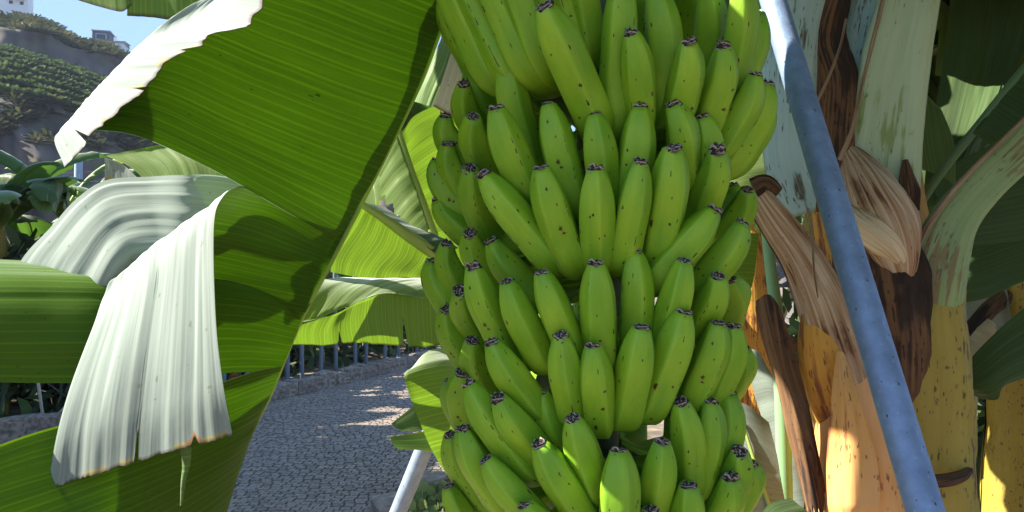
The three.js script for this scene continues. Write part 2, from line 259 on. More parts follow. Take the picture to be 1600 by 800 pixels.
// edges of the cobbled road, [x, z]
const EDGE_L = [[-9, 2], [-7.2, -3.6], [-5.2, -6.4], [-3.25, -8.5], [-1.75, -12.4], [0.4, -18], [3.4, -26], [8, -38]];
const EDGE_R = [[-2.6, 3], [-1.7, -2.4], [-0.75, -4.9], [0.9, -7.6], [2.9, -11.6], [5.6, -17.2], [9, -25], [14, -37]];
const edgeAt = (E, t) => along(E.map(([x, z]) => V(x, 0, z)), t);
{
  const pos = [], idx = [], uv = [], n = 80;
  for (let i = 0; i <= n; i++) { const a = edgeAt(EDGE_L, i / n), b = edgeAt(EDGE_R, i / n); pos.push(a.x, 0.004, a.z, b.x, 0.004, b.z); uv.push(a.x, a.z, b.x, b.z); if (i < n) idx.push(2 * i, 2 * i + 1, 2 * i + 2, 2 * i + 1, 2 * i + 3, 2 * i + 2); }
  const g = new THREE.BufferGeometry(); g.setAttribute('position', new THREE.Float32BufferAttribute(pos, 3)); g.setAttribute('uv', new THREE.Float32BufferAttribute(uv, 2)); g.setIndex(idx); g.computeVertexNormals();
  const road = add(mesh(g, gritMat), 'road', null, null, null, 'structure');
  // setts: rounded little stones in courses across the road
  const sett = (s) => { const r = rng(s), b = new THREE.BoxGeometry(1, 1, 1, 2, 1, 2), p = b.attributes.position; for (let i = 0; i < p.count; i++) { const x = p.getX(i), y = p.getY(i), z = p.getZ(i), e = Math.max(Math.abs(x), Math.abs(z)) > 0.4; if (y > 0) p.setXYZ(i, x * (e ? 0.9 : 1), e ? 0.28 : 0.5, z * (e ? 0.9 : 1)); } for (let i = 0; i < p.count; i++) { const h = hash(Math.round(p.getX(i) * 10), Math.round(p.getZ(i) * 10), s); p.setX(i, p.getX(i) * (0.9 + 0.18 * h)); p.setZ(i, p.getZ(i) * (0.9 + 0.18 * hash(3, Math.round(h * 99), s))); } b.computeVertexNormals(); return b; };
  const geos = [1, 2, 3, 4].map(sett), near = [], far = [], r = rng(5), inView = [];
  const R0 = 0.052;
  for (let z = -3.4; z > -17; z -= 0.062) {
    const row = Math.round(z / 0.062);
    for (let x = -8; x < 5; ) {
      const w = 0.05 + 0.04 * r(), cx = x + w / 2; x += w + 0.005;
      // inside the road?
      const bend = 0.12 * Math.sin(cx * 0.9 + z * 0.2), zz = z + bend + 0.012 * (r() - 0.5), j = r();
      let L = null; for (let k = 0; k < EDGE_L.length - 1; k++) if (zz <= EDGE_L[k][1] && zz > EDGE_L[k + 1][1]) L = lerp(EDGE_L[k][0], EDGE_L[k + 1][0], (zz - EDGE_L[k][1]) / (EDGE_L[k + 1][1] - EDGE_L[k][1]));
      let Rr = null; for (let k = 0; k < EDGE_R.length - 1; k++) if (zz <= EDGE_R[k][1] && zz > EDGE_R[k + 1][1]) Rr = lerp(EDGE_R[k][0], EDGE_R[k + 1][0], (zz - EDGE_R[k][1]) / (EDGE_R[k + 1][1] - EDGE_R[k][1]));
      if (L === null || Rr === null || cx < L + 0.1 || cx > Rr - 0.05) continue;
      const s = { x: cx, z: zz, w, h: 0.022 + 0.008 * r(), a: (r() - 0.5) * 0.2, d: 0.056 + 0.006 * r(), k: Math.floor(j * 4), m: Math.floor(r() * 3) };
      const depth = -zz, px = 800 + F * cx / depth;
      (px > 380 && px < 690 && depth < 9 ? near : far).push(s);
    }
  }
  near.sort((a, b) => b.z - a.z); far.push(...near.splice(300));
  for (const s of near) { const m = part(road, 'cobble', geos[s.k], stoneMats[s.m]); m.position.set(s.x, s.h / 2 - 0.004, s.z); m.scale.set(s.w, s.h, s.d); m.rotation.y = s.a; }
  const im = new THREE.InstancedMesh(geos[0], stoneMats[1], far.length), M = new THREE.Matrix4(), q = new THREE.Quaternion();
  far.forEach((s, i) => { q.setFromAxisAngle(V(0, 1, 0), s.a); M.compose(V(s.x, s.h / 2 - 0.004, s.z), q, V(s.w, s.h, s.d)); im.setMatrixAt(i, M); const k = 0.82 + 0.14 * s.m; im.setColorAt(i, lin(k, k, k)); });
  im.name = 'distant_cobbles'; im.userData.kind = 'stuff'; im.castShadow = im.receiveShadow = true; road.add(im);
}
const hillAz = (px) => Math.atan((px - 800) / F);
function hillScale(px) { return px < 0 ? 1 - px * 0.0002 : px < 220 ? lerp(1, 0.83, px / 220) : px < 700 ? lerp(0.83, 0.5, (px - 220) / 480) : Math.max(0.26, lerp(0.5, 0.3, (px - 700) / 500)); }
const PROFILE = [[95, -1], [108, 1.5], [113, 12], [119, 24], [126, 30], [150, 41], [178, 53], [190, 57.5], [195, 65], [202, 69], [225, 78], [243, 84], [275, 86], [330, 60]];
function hillPoint(px, t) {
  const a = hillAz(px), f = t * (PROFILE.length - 1), i = Math.min(PROFILE.length - 2, Math.floor(f)), k = f - i;
  const R = lerp(PROFILE[i][0], PROFILE[i + 1][0], k), h = Math.cos(a) * lerp(PROFILE[i][1], PROFILE[i + 1][1], k) * (i < 4 ? lerp(hillScale(px), 0.95 * hillScale(px / 2), 0.4) : hillScale(px));
  const n = fbm(px * 0.02, t * 14, 3, 5), n2 = fbm(px * 0.004 + 3, t * 3, 8, 3);
  const RR = R + (f < 4.3 ? 9 : 4) * n + 10 * n2;
  return V(Math.sin(a) * RR, h + (f > 4.2 ? 1.6 * n : 3 * n) + (f > 8 ? 2 * noise(px * 0.03, 2, 5) : 0), -Math.cos(a) * RR);
}
const hillVeg = [];
{
  const pos = [], col = [], idx = [], nx = 240, ny = 150;
  for (let i = 0; i <= nx; i++) for (let j = 0; j <= ny; j++) {
    const px = -500 + 2700 * i / nx, t = j / ny, p = hillPoint(px, t), f = t * (PROFILE.length - 1);
    pos.push(p.x, p.y, p.z);
    const n = fbm(px * 0.03, t * 40, 21, 4), rock = mixc([0.13, 0.1, 0.085], [0.035, 0.03, 0.03], clamp(0.5 + 1.1 * fbm(px * 0.11, t * 9, 31, 5) + 0.7 * fbm(px * 0.02, t * 30, 35, 3))), green = mixc([0.035, 0.05, 0.017], [0.1, 0.09, 0.04], clamp(0.45 + n));
    let k = f > 4.1 && f < 7 ? 0.95 : f >= 7 && f < 8.3 ? 0.25 : f >= 8.3 ? 0.8 : 0.12 + 0.5 * smooth(0.0, 0.25, n) * smooth(0.8, 3.6, f);
    k = clamp(k + 0.6 * n); col.push(...mixc(rock, green, k));
  }
  for (let i = 0; i < nx; i++) for (let j = 0; j < ny; j++) { const a = i * (ny + 1) + j, b = a + ny + 1; idx.push(a, b, a + 1, b, b + 1, a + 1); }
  const g = new THREE.BufferGeometry(); g.setAttribute('position', new THREE.Float32BufferAttribute(pos, 3)); g.setAttribute('color', new THREE.Float32BufferAttribute(col, 3)); g.setIndex(idx); g.computeVertexNormals();
  add(mesh(g, phys({ vertexColors: true, roughness: 1, side: 2 })), 'hill', null, null, null, 'structure');
}
{ // terraces of small banana plants and scrub on the hill: one mass
  const r = rng(9), tuft = (() => { const gs = []; for (let i = 0; i < 14; i++) { const p = new THREE.PlaneGeometry(0.32, 1.3, 1, 2), a = p.attributes.position; for (let k = 0; k < a.count; k++) { const y = a.getY(k) + 0.65; a.setXYZ(k, a.getX(k) * (1.1 - 0.5 * Math.abs(y - 0.65)), y, -0.45 * y * y); } p.rotateX(-0.3 - 0.7 * hash(i, 1, 4)); p.rotateY(i * 2.4); gs.push(p); } const g = mergeGeometries(gs); g.computeVertexNormals(); return g; })();
  const spots = [];
  for (let row = 0; row < 9; row++) for (let px = -80; px < 420; px += 1.8) { const t = (4.15 + row * 0.33 + 0.03 * noise(px * 0.03, row, 4)) / 13; spots.push([px + 2 * r(), t, 0.9 + 0.7 * r(), 0]); }
  for (let i = 0; i < 2600; i++) { const px = -80 + 520 * r(), f = r() < 0.35 ? 8.1 + 3.3 * r() : r() < 0.5 ? 10.4 + 0.8 * r() : 3 + 1.3 * r(); if (f < 4.5 && fbm(px * 0.03, f * 3, 13, 3) < 0.02) continue; spots.push([px, f / 13, 0.8 + 1.5 * r() * r(), 1]); }
  for (let i = 0; i < 900; i++) { const px = 420 + 800 * r(); spots.push([px, (3.8 + 7.5 * r()) / 13, 1.6 + 1.6 * r(), 1]); }
  const im = new THREE.InstancedMesh(tuft, phys({ roughness: 0.8, side: 2, transmission: 0.35, clearcoat: 0.2, clearcoatRoughness: 0.4 }), spots.length), M = new THREE.Matrix4(), q = new THREE.Quaternion();
  im.material.roughness = 1;
  spots.forEach(([px, t, s, k], i) => { q.setFromAxisAngle(V(0, 1, 0), r() * 6.3); M.compose(hillPoint(px, t).add(V(0, -0.3, 0)), q, V(s, s * (k ? 0.85 : 1), s)); im.setMatrixAt(i, M); const c = k ? mixc([0.035, 0.05, 0.018], [0.13, 0.12, 0.05], r() * r()) : mixc([0.045, 0.08, 0.02], [0.15, 0.2, 0.07], r() * r()); im.setColorAt(i, lin(...c)); });
  im.castShadow = true; add(im, 'hillside_vegetation', 'rows of small crops and scrub covering the distant hillside terraces', 'vegetation', null, 'stuff');
}
// ---------------------------------------------------------------- far things on the hill
const plaster = phys({ color: lin(0.72, 0.7, 0.66), roughness: 0.9 }), darkWall = phys({ color: lin(0.09, 0.1, 0.13), roughness: 0.7 }), blueWall = phys({ color: lin(0.16, 0.2, 0.27), roughness: 0.8 }), glassMat = phys({ color: lin(0.03, 0.04, 0.06), roughness: 0.15 }), roofMat = phys({ color: lin(0.35, 0.32, 0.3), roughness: 0.9 });
function house(px, py, depth, w, h, dp, turn, wall, wins, label, extra) {
  const g = new THREE.Group(); g.position.copy(P(px, py, depth)); g.rotation.y = turn; g.scale.setScalar(0.72);
  const bx = (x, y, z, a, b, c) => { const q = new THREE.BoxGeometry(a, b, c); q.translate(x, y, z); return q; };
  part(g, 'wall', bx(0, h / 2 - 4, 0, w, h + 8, dp), wall);
  part(g, 'roof', bx(0, h + 0.2, 0, w + 0.7, 0.4, dp + 0.7), roofMat);
  for (const [x, y, a, b] of wins) { const f = part(g, 'window', bx(x * w, y * h, dp / 2 + 0.03, a, b, 0.16), plaster); part(f, 'pane', bx(x * w, y * h, dp / 2 + 0.08, a - 0.3, b - 0.3, 0.16), glassMat); }
  if (extra) extra(g, bx);
  return add(g, 'hillside_house', label, 'house', 'houses on the hill');
}
house(26, 17, 205, 9, 6.4, 8, 0.35, plaster, [[-0.18, 0.75, 1.8, 1.6], [0.22, 0.75, 2.6, 1.8], [-0.1, 0.28, 1.5, 1.5], [0.28, 0.28, 1.5, 1.5]], 'white two-storey house on the ridge at the top left corner', (g, bx) => part(g, 'balcony', bx(0.6, 3, 4.7, 6, 0.25, 1.4), plaster));
house(168, 84, 208, 13, 3.4, 7, 0.25, plaster, [[-0.3, 0.6, 1.4, 1.2], [0.05, 0.6, 1.4, 1.2], [0.32, 0.6, 1.4, 1.2]], 'low long cream house below the small box house on the hill');
house(161, 71, 214, 6, 4.6, 6, 0.25, darkWall, [[0, 0.55, 3.6, 2.2]], 'small box house with painted shade and a painted sunlit side, above the low cream house', (g, bx) => part(g, 'painted_lit_side', bx(-3.08, 2.3, 0, 0.14, 4.6, 6), plaster));  // dark walls hold painted shade, the pale left slab painted sunlight
house(188, 84, 224, 5, 4, 5, 0.1, blueWall, [[-0.2, 0.6, 1.6, 1.4], [0.2, 0.6, 1.6, 1.4]], 'blue grey house at the right end of the ridge', (g, bx) => part(g, 'chimney', bx(-2, 6, 0, 1.1, 2.2, 1.1), plaster));
const poleMat = phys({ color: lin(0.5, 0.48, 0.45), roughness: 0.9 });
for (const [px, y0, y1, d, l] of [[43, 39, 72, 165, 'tall pale utility pole standing on the hillside terrace'], [25, 57, 70, 168, 'short pale utility pole on the terrace left of the tall one']]) {
  const a = P(px, y1, d), b = P(px + 1, y0, d), g = new THREE.Group(); g.position.copy(a); b.sub(a);
  part(g, 'pole', rod(V(0, -3, 0), b, 0.17, 8), poleMat); part(g, 'crossarm', rod(b.clone().add(V(-0.7, -0.3, 0.05)), b.clone().add(V(0.7, -0.3, 0.05)), 0.07, 6), poleMat);
  add(g, 'utility_pole', l, 'pole', 'poles on the hill');
}
// ---------------------------------------------------------------- plantation beyond the road
const shareable = new Map();
function plantLeaf(seed, len, wid, rise, droop, torn) { // one arching leaf growing along +x from the origin; returns [blade, rib]
  const r = rng(seed), pts = []; let x = 0, y = 0, a = rise; const n = 8;
  for (let i = 0; i <= n; i++) { pts.push(V(x, y, (r() - 0.5) * 0.03 * i * len / n)); x += Math.cos(a) * len / n; y += Math.sin(a) * len / n; a -= droop / n * (0.5 + i / n); a = Math.max(a, -1.6); }
  const out = [];
  for (const s of [-1, 1]) {
    const lobes = 2 + Math.floor(torn * 5 * r()), cuts = []; for (let i = 0; i < lobes; i++) cuts.push([0.22 + 0.7 * (i + r()) / lobes, 0.008 + 0.02 * r(), 0.1 + 0.7 * r()]);
    const lobeDrop = cuts.map(() => 0.5 + r() * 1.2), which = (u) => { let k = 0; for (const c of cuts) if (u > c[0]) k++; return k; };
    const fold = 0.2 + 0.7 * r();
    const S = (u, v) => {
      const t = 0.16 + 0.84 * u, p = along(pts, t), q = along(pts, Math.min(1, t + 0.01)).sub(along(pts, t - 0.01)).normalize();
      const w = wid * Math.pow(Math.sin(Math.PI * clamp(0.06 + 0.92 * u)), 0.6), side = V(0, 0, 1).cross(q).cross(q).negate(), up = V(-q.y, q.x, 0);
      const k = v * w, dr = fold * (which(u) < lobeDrop.length ? lobeDrop[which(u)] : 1), ang = 0.25 - dr * 1.5 * v;
      const z = s * k * Math.max(0.25, Math.cos(dr * v * 1.1));
      return p.clone().addScaledVector(up, 0.25 * k * (1 - v)).add(V(0.25 * k * Math.cos(Math.atan2(q.y, q.x)), -dr * k * v * 0.9, z));
    };
    const vmax = (u) => { let m = 1; for (const [c, w, d] of cuts) { const e = Math.abs(u - c) / w; if (e < 1) m = Math.min(m, lerp(d, 1, e)); } return m * (0.97 + 0.03 * noise(u * 30, 1, seed)); };
    out.push(sheet(S, { nu: 46, nv: 6, vmax, amp: 0.004, wave: 0.05, seed, flip: s < 0, single: true, thick: 0 }));
  }
  const rib = limb(pts.map((p, i) => [p.clone().add(V(0, -0.008, 0)), lerp(0.03, 0.004, i / n) * Math.max(1, len / 2)]), { n: 16, m: 6, face: V(0, 0.2, 1) });
  return [mergeGeometries(out), rib];
}
const leafKinds = [];
for (let i = 0; i < 7; i++) leafKinds.push(plantLeaf(900 + i * 7, 1.9 + 0.15 * (i % 3), 0.3 + 0.03 * (i % 4), 1.15 - 0.1 * (i % 4), 1.6 + 0.35 * (i % 5), i % 3 ? 1 : 0.4));
const dryLeaf = plantLeaf(955, 1.5, 0.16, 0.2, 3.6, 1);
const trunkGeo = limb([[V(0, -0.1, 0), 0.14], [V(0.01, 0.7, 0), 0.125], [V(-0.01, 1.4, 0.01), 0.105], [V(0, 2.1, 0), 0.085], [V(0, 2.4, 0), 0.05]], { n: 20, m: 12, rough: 0.08, face: V(0, 0, 1) });
function bananaPlant(x, z, h, seed, label, group, n = 9, dead = 2, sc = 1) {
  const r = rng(seed), g = new THREE.Group(); g.position.set(x, 0, z); g.rotation.y = r() * 6.28;
  const t = part(g, 'pseudostem', trunkGeo, [oliveMat, amberMat, brownMat][seed % 3]); t.scale.set(1, h / 2.4, 1);
  for (let i = 0; i < n; i++) {
    const [b, rb] = leafKinds[Math.floor(r() * leafKinds.length)], s = (0.75 + 0.35 * r()) * Math.min(1.15, h / 1.9) * sc;
    const l = part(g, 'leaf', b, [leafPlain, leafGlow, leafPlain, leafPale][Math.floor(r() * 4)]); l.position.set(0, h * (0.9 + 0.08 * r()), 0); l.rotation.set(0, i * 2.4 + r(), (r() - 0.5) * 0.5 - 0.05); l.scale.setScalar(s);
    part(l, 'midrib', rb, ribMat);
  }
  for (let i = 0; i < dead; i++) { const l = part(g, 'dead_leaf', dryLeaf[0], leafDry); l.position.set(0, h * (0.72 + 0.1 * r()), 0); l.rotation.set(0, r() * 6.3, -0.6); part(l, 'midrib', dryLeaf[1], brownMat); }
  return add(g, 'banana_plant', label, 'banana plant', group);
}
const along2 = (t, off) => { const p = edgeAt(EDGE_L, t), q = edgeAt(EDGE_L, Math.min(1, t + 0.01)), d = q.clone().sub(p).normalize(); return p.add(V(d.z, 0, -d.x).multiplyScalar(off)); };
// low stone kerb wall along the far side: single stones
{
  const g = new THREE.Group(), r = rng(31), st = [0, 1, 2].map((k) => { const b = new THREE.BoxGeometry(1, 1, 1, 2, 2, 2), p = b.attributes.position; for (let i = 0; i < p.count; i++) { const v = V(p.getX(i), p.getY(i), p.getZ(i)), l = v.length(); v.multiplyScalar(lerp(1, 0.62 / l, 0.35)); const n = hash(Math.round(v.x * 20), Math.round(v.y * 20) + 50 * Math.round(v.z * 20), k); p.setXYZ(i, v.x * (0.92 + 0.14 * n), v.y * (0.92 + 0.1 * n), v.z * (0.92 + 0.14 * n)); } b.computeVertexNormals(); return b; });
  let t = 0.2; const p0 = V(); 
  while (t < 0.86) {
    const w = 0.16 + 0.3 * r(), p = along2(t, -0.02), q = along2(t + 0.004, -0.02), d = q.sub(p).normalize(); t += w / 46;
    for (let k = 0; k < 1; k++) { const m = part(g, 'stone', st[Math.floor(r() * 3)], stoneMats[Math.floor(r() * 3)]); const h = 0.2 + 0.12 * r(); m.position.set(p.x + (r() - 0.5) * 0.03, 0.07 + k * 0.15, p.z); m.scale.set(w * 0.98, h, 0.24); m.rotation.y = Math.atan2(-d.z, d.x) + (r() - 0.5) * 0.08; }
  }
  add(g, 'kerb_wall', 'low rough stone kerb wall along the far side of the cobbled road', 'wall');
}
{ // fence posts: grey tubes, and a few wires
  const postG = new THREE.CylinderGeometry(0.03, 0.03, 2.5, 10), ts = [];
  const where = ['left end, beside the hanging leaf', 'second', 'third', 'fourth', 'fifth', 'sixth', 'seventh', 'eighth', 'ninth', 'tenth', 'eleventh', 'twelfth', 'thirteenth', 'fourteenth', 'fifteenth', 'sixteenth', 'seventeenth', 'eighteenth'];
  for (let i = 0; i < 18; i++) {
    const p = along2(0.445 + i * 0.0139 + 0.003 * (i % 2), 0.35), g = new THREE.Group(); g.position.copy(p);
    const m = part(g, 'post', postG, postMat); m.position.y = 1.25; m.rotation.z = (hash(i, 3, 3) - 0.5) * 0.04;
    const c = part(g, 'cap', new THREE.SphereGeometry(0.042, 10, 6), postMat); c.position.y = 2.5; c.scale.y = 0.6;
    add(g, 'fence_post', i ? `grey tube post, ${where[i]} from the near end of the roadside row` : 'grey tube post at the near end of the roadside row', 'post', 'grey posts along the road');
  }
}
{ // dark shrubby undergrowth behind the posts
  const r = rng(77), leaf = new THREE.CircleGeometry(0.1, 5).scale(0.38, 1.3, 1), im = new THREE.InstancedMesh(leaf, phys({ color: lin(0.05, 0.08, 0.025), roughness: 1, transmission: 0.2, side: 2 }), 16000), M = new THREE.Matrix4(), q = new THREE.Quaternion(), e = new THREE.Euler();
  for (let i = 0; i < 16000; i++) { const p = along2(0.1 + 0.88 * r(), 0.9 + 3.2 * r()); e.set(r() * 6.3, r() * 6.3, r() * 6.3); q.setFromEuler(e); const s = 0.6 + 1.2 * r(); M.compose(V(p.x, 0.05 + 1.9 * Math.pow(r(), 1.3), p.z), q, V(s, s, s)); im.setMatrixAt(i, M); const k = 0.5 + r(); im.setColorAt(i, lin(k, k, k * (0.6 + 0.5 * r()))); }
  im.castShadow = true; add(im, 'undergrowth', 'dark shrubby undergrowth behind the roadside posts', 'undergrowth', null, 'stuff');
}
{
  let i = 0;
  const farGroup = 'banana plants beyond the road';
  const lab = ['banana plant with tattered sunlit leaves at the left edge below the cliff', 'tall upright banana plant below the white curled leaf tip', 'banana plant behind the left torn leaf, beyond the road', 'banana plant behind the hanging pale leaf strip, beyond the road', 'banana plant behind the large leaf, near the first roadside post', 'banana plant behind the roadside posts, left of the road end', 'banana plant behind the roadside posts, at the middle of the row', 'banana plant behind the far roadside posts', 'banana plant at the far end of the roadside row', 'banana plant behind the second row, left', 'banana plant in the second row behind the posts, middle', 'banana plant in the second row behind the posts, far'];
  const at = [[along2(0.335, 1.6), 2.1], [along2(0.375, 1.6), 2.3], [along2(0.27, 1.0), 1.6], [along2(0.41, 2.4), 1.3], [along2(0.44, 1.6), 1.35], [along2(0.5, 1.5), 1.5], [along2(0.56, 1.6), 1.7], [along2(0.63, 1.5), 1.8], [along2(0.7, 1.6), 1.9], [along2(0.4, 4), 1.4], [along2(0.54, 4.2), 2.0], [along2(0.68, 4.2), 2.0]];
  for (const [p, h] of at) { bananaPlant(p.x, p.z, h, 300 + i * 11, lab[i], farGroup, i < 2 ? 13 : 8, 2, i < 2 ? 0.62 : 1); i++; }
}
{ // thin leaning canes at the left edge of the road
  const caneMat = phys({ color: lin(0.6, 0.57, 0.5), roughness: 0.7 });
  const a = G(69, 668), b = P(58, 585, 7.2), c = P(108, 625, 7.1);
  add(mesh(rod(a, b, 0.014, 8), caneMat), 'cane', 'thin white upright cane at the left, beyond the road', 'cane', 'canes by the road');
  add(mesh(rod(a.clone().add(V(0.02, 0, 0.02)), P(125, 612, 7.0), 0.012, 8), caneMat), 'cane', 'thin pale cane leaning right from the foot of the upright cane', 'cane', 'canes by the road');
  const pm = add(mesh(rod(G(118, 560), P(123, 244, 14), 0.07, 10), galvPale), 'metal_post', 'tall grey post rising behind the banana plants on the left', 'post');
  for (const [y0, y1, n] of [[272, 262, 'upper'], [288, 272, 'lower']]) { const A = P(-60, y0 + 6, 40), B = P(420, y0 - 42, 40), pts = []; for (let k = 0; k <= 8; k++) { const p = A.clone().lerp(B, k / 8); p.y -= 0.35 * Math.sin(Math.PI * k / 8); pts.push(p); } add(mesh(new THREE.TubeGeometry(new THREE.CatmullRomCurve3(pts), 24, 0.008, 5), darkWall), 'power_line', `${n} of two thin wires crossing before the shaded cliff`, 'wire', 'wires before the cliff'); }
}
{ // a blue car far up the road, only its top showing
  const g = new THREE.Group(); const p = P(694, 560, 21); g.position.set(p.x, 0, p.z); g.rotation.y = 0.35;
  const s = new THREE.Shape(); s.moveTo(-0.85, 0.3); s.lineTo(0.85, 0.3); s.lineTo(0.87, 0.8); s.lineTo(0.8, 0.95); s.lineTo(-0.8, 0.95); s.lineTo(-0.87, 0.8);
  const body = new THREE.ExtrudeGeometry(s, { depth: 3.9, bevelEnabled: true, bevelSize: 0.05, bevelThickness: 0.08, bevelSegments: 2 }); body.translate(0, 0, -1.95);
  const blue = phys({ color: lin(0.03, 0.09, 0.4), roughness: 0.35, clearcoat: 0.8 });
  part(g, 'body', body, blue);
  const c = new THREE.Shape(); c.moveTo(-1.5, 0.95); c.lineTo(-1.0, 1.45); c.lineTo(0.5, 1.48); c.lineTo(1.1, 0.95); const cab = new THREE.ExtrudeGeometry(c, { depth: 1.4, bevelEnabled: true, bevelSize: 0.04, bevelThickness: 0.06, bevelSegments: 2 }); cab.translate(0, 0, -0.7); cab.rotateY(Math.PI / 2);
  part(g, 'cabin', cab, blue);
  const ws = new THREE.PlaneGeometry(1.25, 0.42); ws.rotateX(-0.6); ws.translate(0, 1.24, 1.42); part(g, 'windscreen', ws, glassMat);
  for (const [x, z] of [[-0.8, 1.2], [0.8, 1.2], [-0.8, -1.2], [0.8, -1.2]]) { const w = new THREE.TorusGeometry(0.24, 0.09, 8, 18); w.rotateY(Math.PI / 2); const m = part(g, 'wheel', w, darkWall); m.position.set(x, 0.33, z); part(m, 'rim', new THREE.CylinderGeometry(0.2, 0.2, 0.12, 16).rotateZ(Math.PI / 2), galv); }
  add(g, 'parked_car', 'small blue car far up the road, mostly hidden by leaves', 'car');
}
// ---------------------------------------------------------------- the bunch
const D0 = 1.03, AX = 938, bunch = new THREE.Group();
const axisAt = (py) => P(AX, py, D0);
{
  const RL = [0.215, 0.168, 0.132, 0.10];
  const tipGeos = [1, 2, 3].map((s) => { const g = new THREE.CylinderGeometry(0.0062, 0.0088, 0.006, 11, 2), p = g.attributes.position; for (let i = 0; i < p.count; i++) { const k = 1 + 0.35 * (hash(Math.round(p.getX(i) * 4000), Math.round(p.getZ(i) * 4000), s) - 0.5); p.setXYZ(i, p.getX(i) * k, p.getY(i) + (p.getY(i) > 0.002 ? 0.004 * (hash(Math.round(p.getX(i) * 3000), Math.round(p.getZ(i) * 3000), s + 9) - 0.5) - (Math.hypot(p.getX(i), p.getZ(i)) < 0.003 ? 0.002 : 0) : 0), p.getZ(i) * k); } g.computeVertexNormals(); return g; });
  let count = 0;
  function shell(px, py, L, dR = 0) { const X = (px - AX) / F * 0.88, R = RL[L] + dR, z = Math.sqrt(Math.max(R * R - X * X, 0.0009)); return D0 - z + (Math.abs(X) > R ? 0.02 : 0); }
  function banana(tx, ty, bx, by, L = 0, o = {}) {
    const seed = ++count, r = rng(seed * 31 + 7);
    const dt = o.dt ?? shell(tx, ty, L, 0.010), dl = o.dl ?? shell(bx, by, L, -0.042);
    const rad = (o.r ?? 0.0205) * (0.90 + 0.12 * r());
    const tip = P(tx, ty, dt), low = P(bx, by - 14, dl + rad * 0.4), ax = axisAt(by - 30);
    const r0 = r(), outw = low.clone().sub(ax); outw.y = 0; const Rr = outw.length(); outw.normalize();
    const c0 = ax.clone().addScaledVector(outw, 0.028), c1 = ax.clone().addScaledVector(outw, Rr * 0.5); c1.y = low.y + 0.004;
    const m1 = low.clone().lerp(tip, 0.33).addScaledVector(outw, 0.007), m2 = low.clone().lerp(tip, 0.68).addScaledVector(outw, 0.008);
    const curve = new THREE.CatmullRomCurve3([c0, c1, low, m1, m2, tip], false, 'centripetal'), n = 40, m = 30;
    const fr = curve.computeFrenetFrames(n, false), len = curve.getLength(), pos = [], uv = [], idx = [], ph = r() * 6.28, ped = clamp(0.05 / len, 0.1, 0.3);
    for (let i = 0; i <= n; i++) {
      const t = i / n, c = curve.getPointAt(t), d = (1 - t) * len;
      let q = rad * smooth(ped * 0.4, ped + 0.22, t) * 0.72 + rad * 0.28;
      const e = clamp(1 - d / 0.058); q *= 1 - 0.55 * Math.pow(e, 2.6);
      const ang = (0.75 + 0.3 * r0) * smooth(1.0, 0.75, e);
      for (let j = 0; j <= m; j++) {
        const th = j / m * 2 * Math.PI, pk = ((th + ph) / (2 * Math.PI / 5)) % 1 * (2 * Math.PI / 5) - Math.PI / 5;
        const poly = Math.cos(Math.PI / 5) / Math.cos(pk) * 1.11, k = lerp(1, Math.pow(poly, 0.9), ang) * (1 + 0.012 * noise(th * 2, t * 6, seed));
        const p = c.clone().addScaledVector(fr.normals[i], Math.cos(th) * q * k).addScaledVector(fr.binormals[i], Math.sin(th) * q * k);
        pos.push(p.x, p.y, p.z); uv.push((th + ph) / (2 * Math.PI), t);
      }
    }
    for (let i = 0; i < n; i++) for (let j = 0; j < m; j++) { const a = i * (m + 1) + j, b = a + m + 1; idx.push(a, a + 1, b, b, a + 1, b + 1); }
    const c1i = pos.length / 3; pos.push(tip.x, tip.y, tip.z); uv.push(0, 1); for (let j = 0; j < m; j++) idx.push(n * (m + 1) + j, n * (m + 1) + j + 1, c1i);
    const g = new THREE.BufferGeometry(); g.setAttribute('position', new THREE.Float32BufferAttribute(pos, 3)); g.setAttribute('uv', new THREE.Float32BufferAttribute(uv, 2)); g.setIndex(idx); g.computeVertexNormals();
    const N = g.attributes.normal; for (let i = 0; i <= n; i++) { const a = i * (m + 1), b = a + m, v = V(N.getX(a) + N.getX(b), N.getY(a) + N.getY(b), N.getZ(a) + N.getZ(b)).normalize(); N.setXYZ(a, v.x, v.y, v.z); N.setXYZ(b, v.x, v.y, v.z); }
    const b = part(bunch, 'banana', g, skinMats[Math.floor(r() * skinMats.length)]);
    const t = part(b, 'blossom_tip', tipGeos[seed % 3], tipMat); t.position.copy(tip); t.quaternion.setFromUnitVectors(V(0, 1, 0), fr.tangents[n]); const s = rad / 0.0208 * (1.08 + 0.14 * r()); t.scale.set(s, s * (0.5 + 0.9 * r()), s * (0.85 + 0.3 * r())); t.rotateX(0.5 * (r() - 0.5)); t.rotateZ(0.5 * (r() - 0.5));
  }
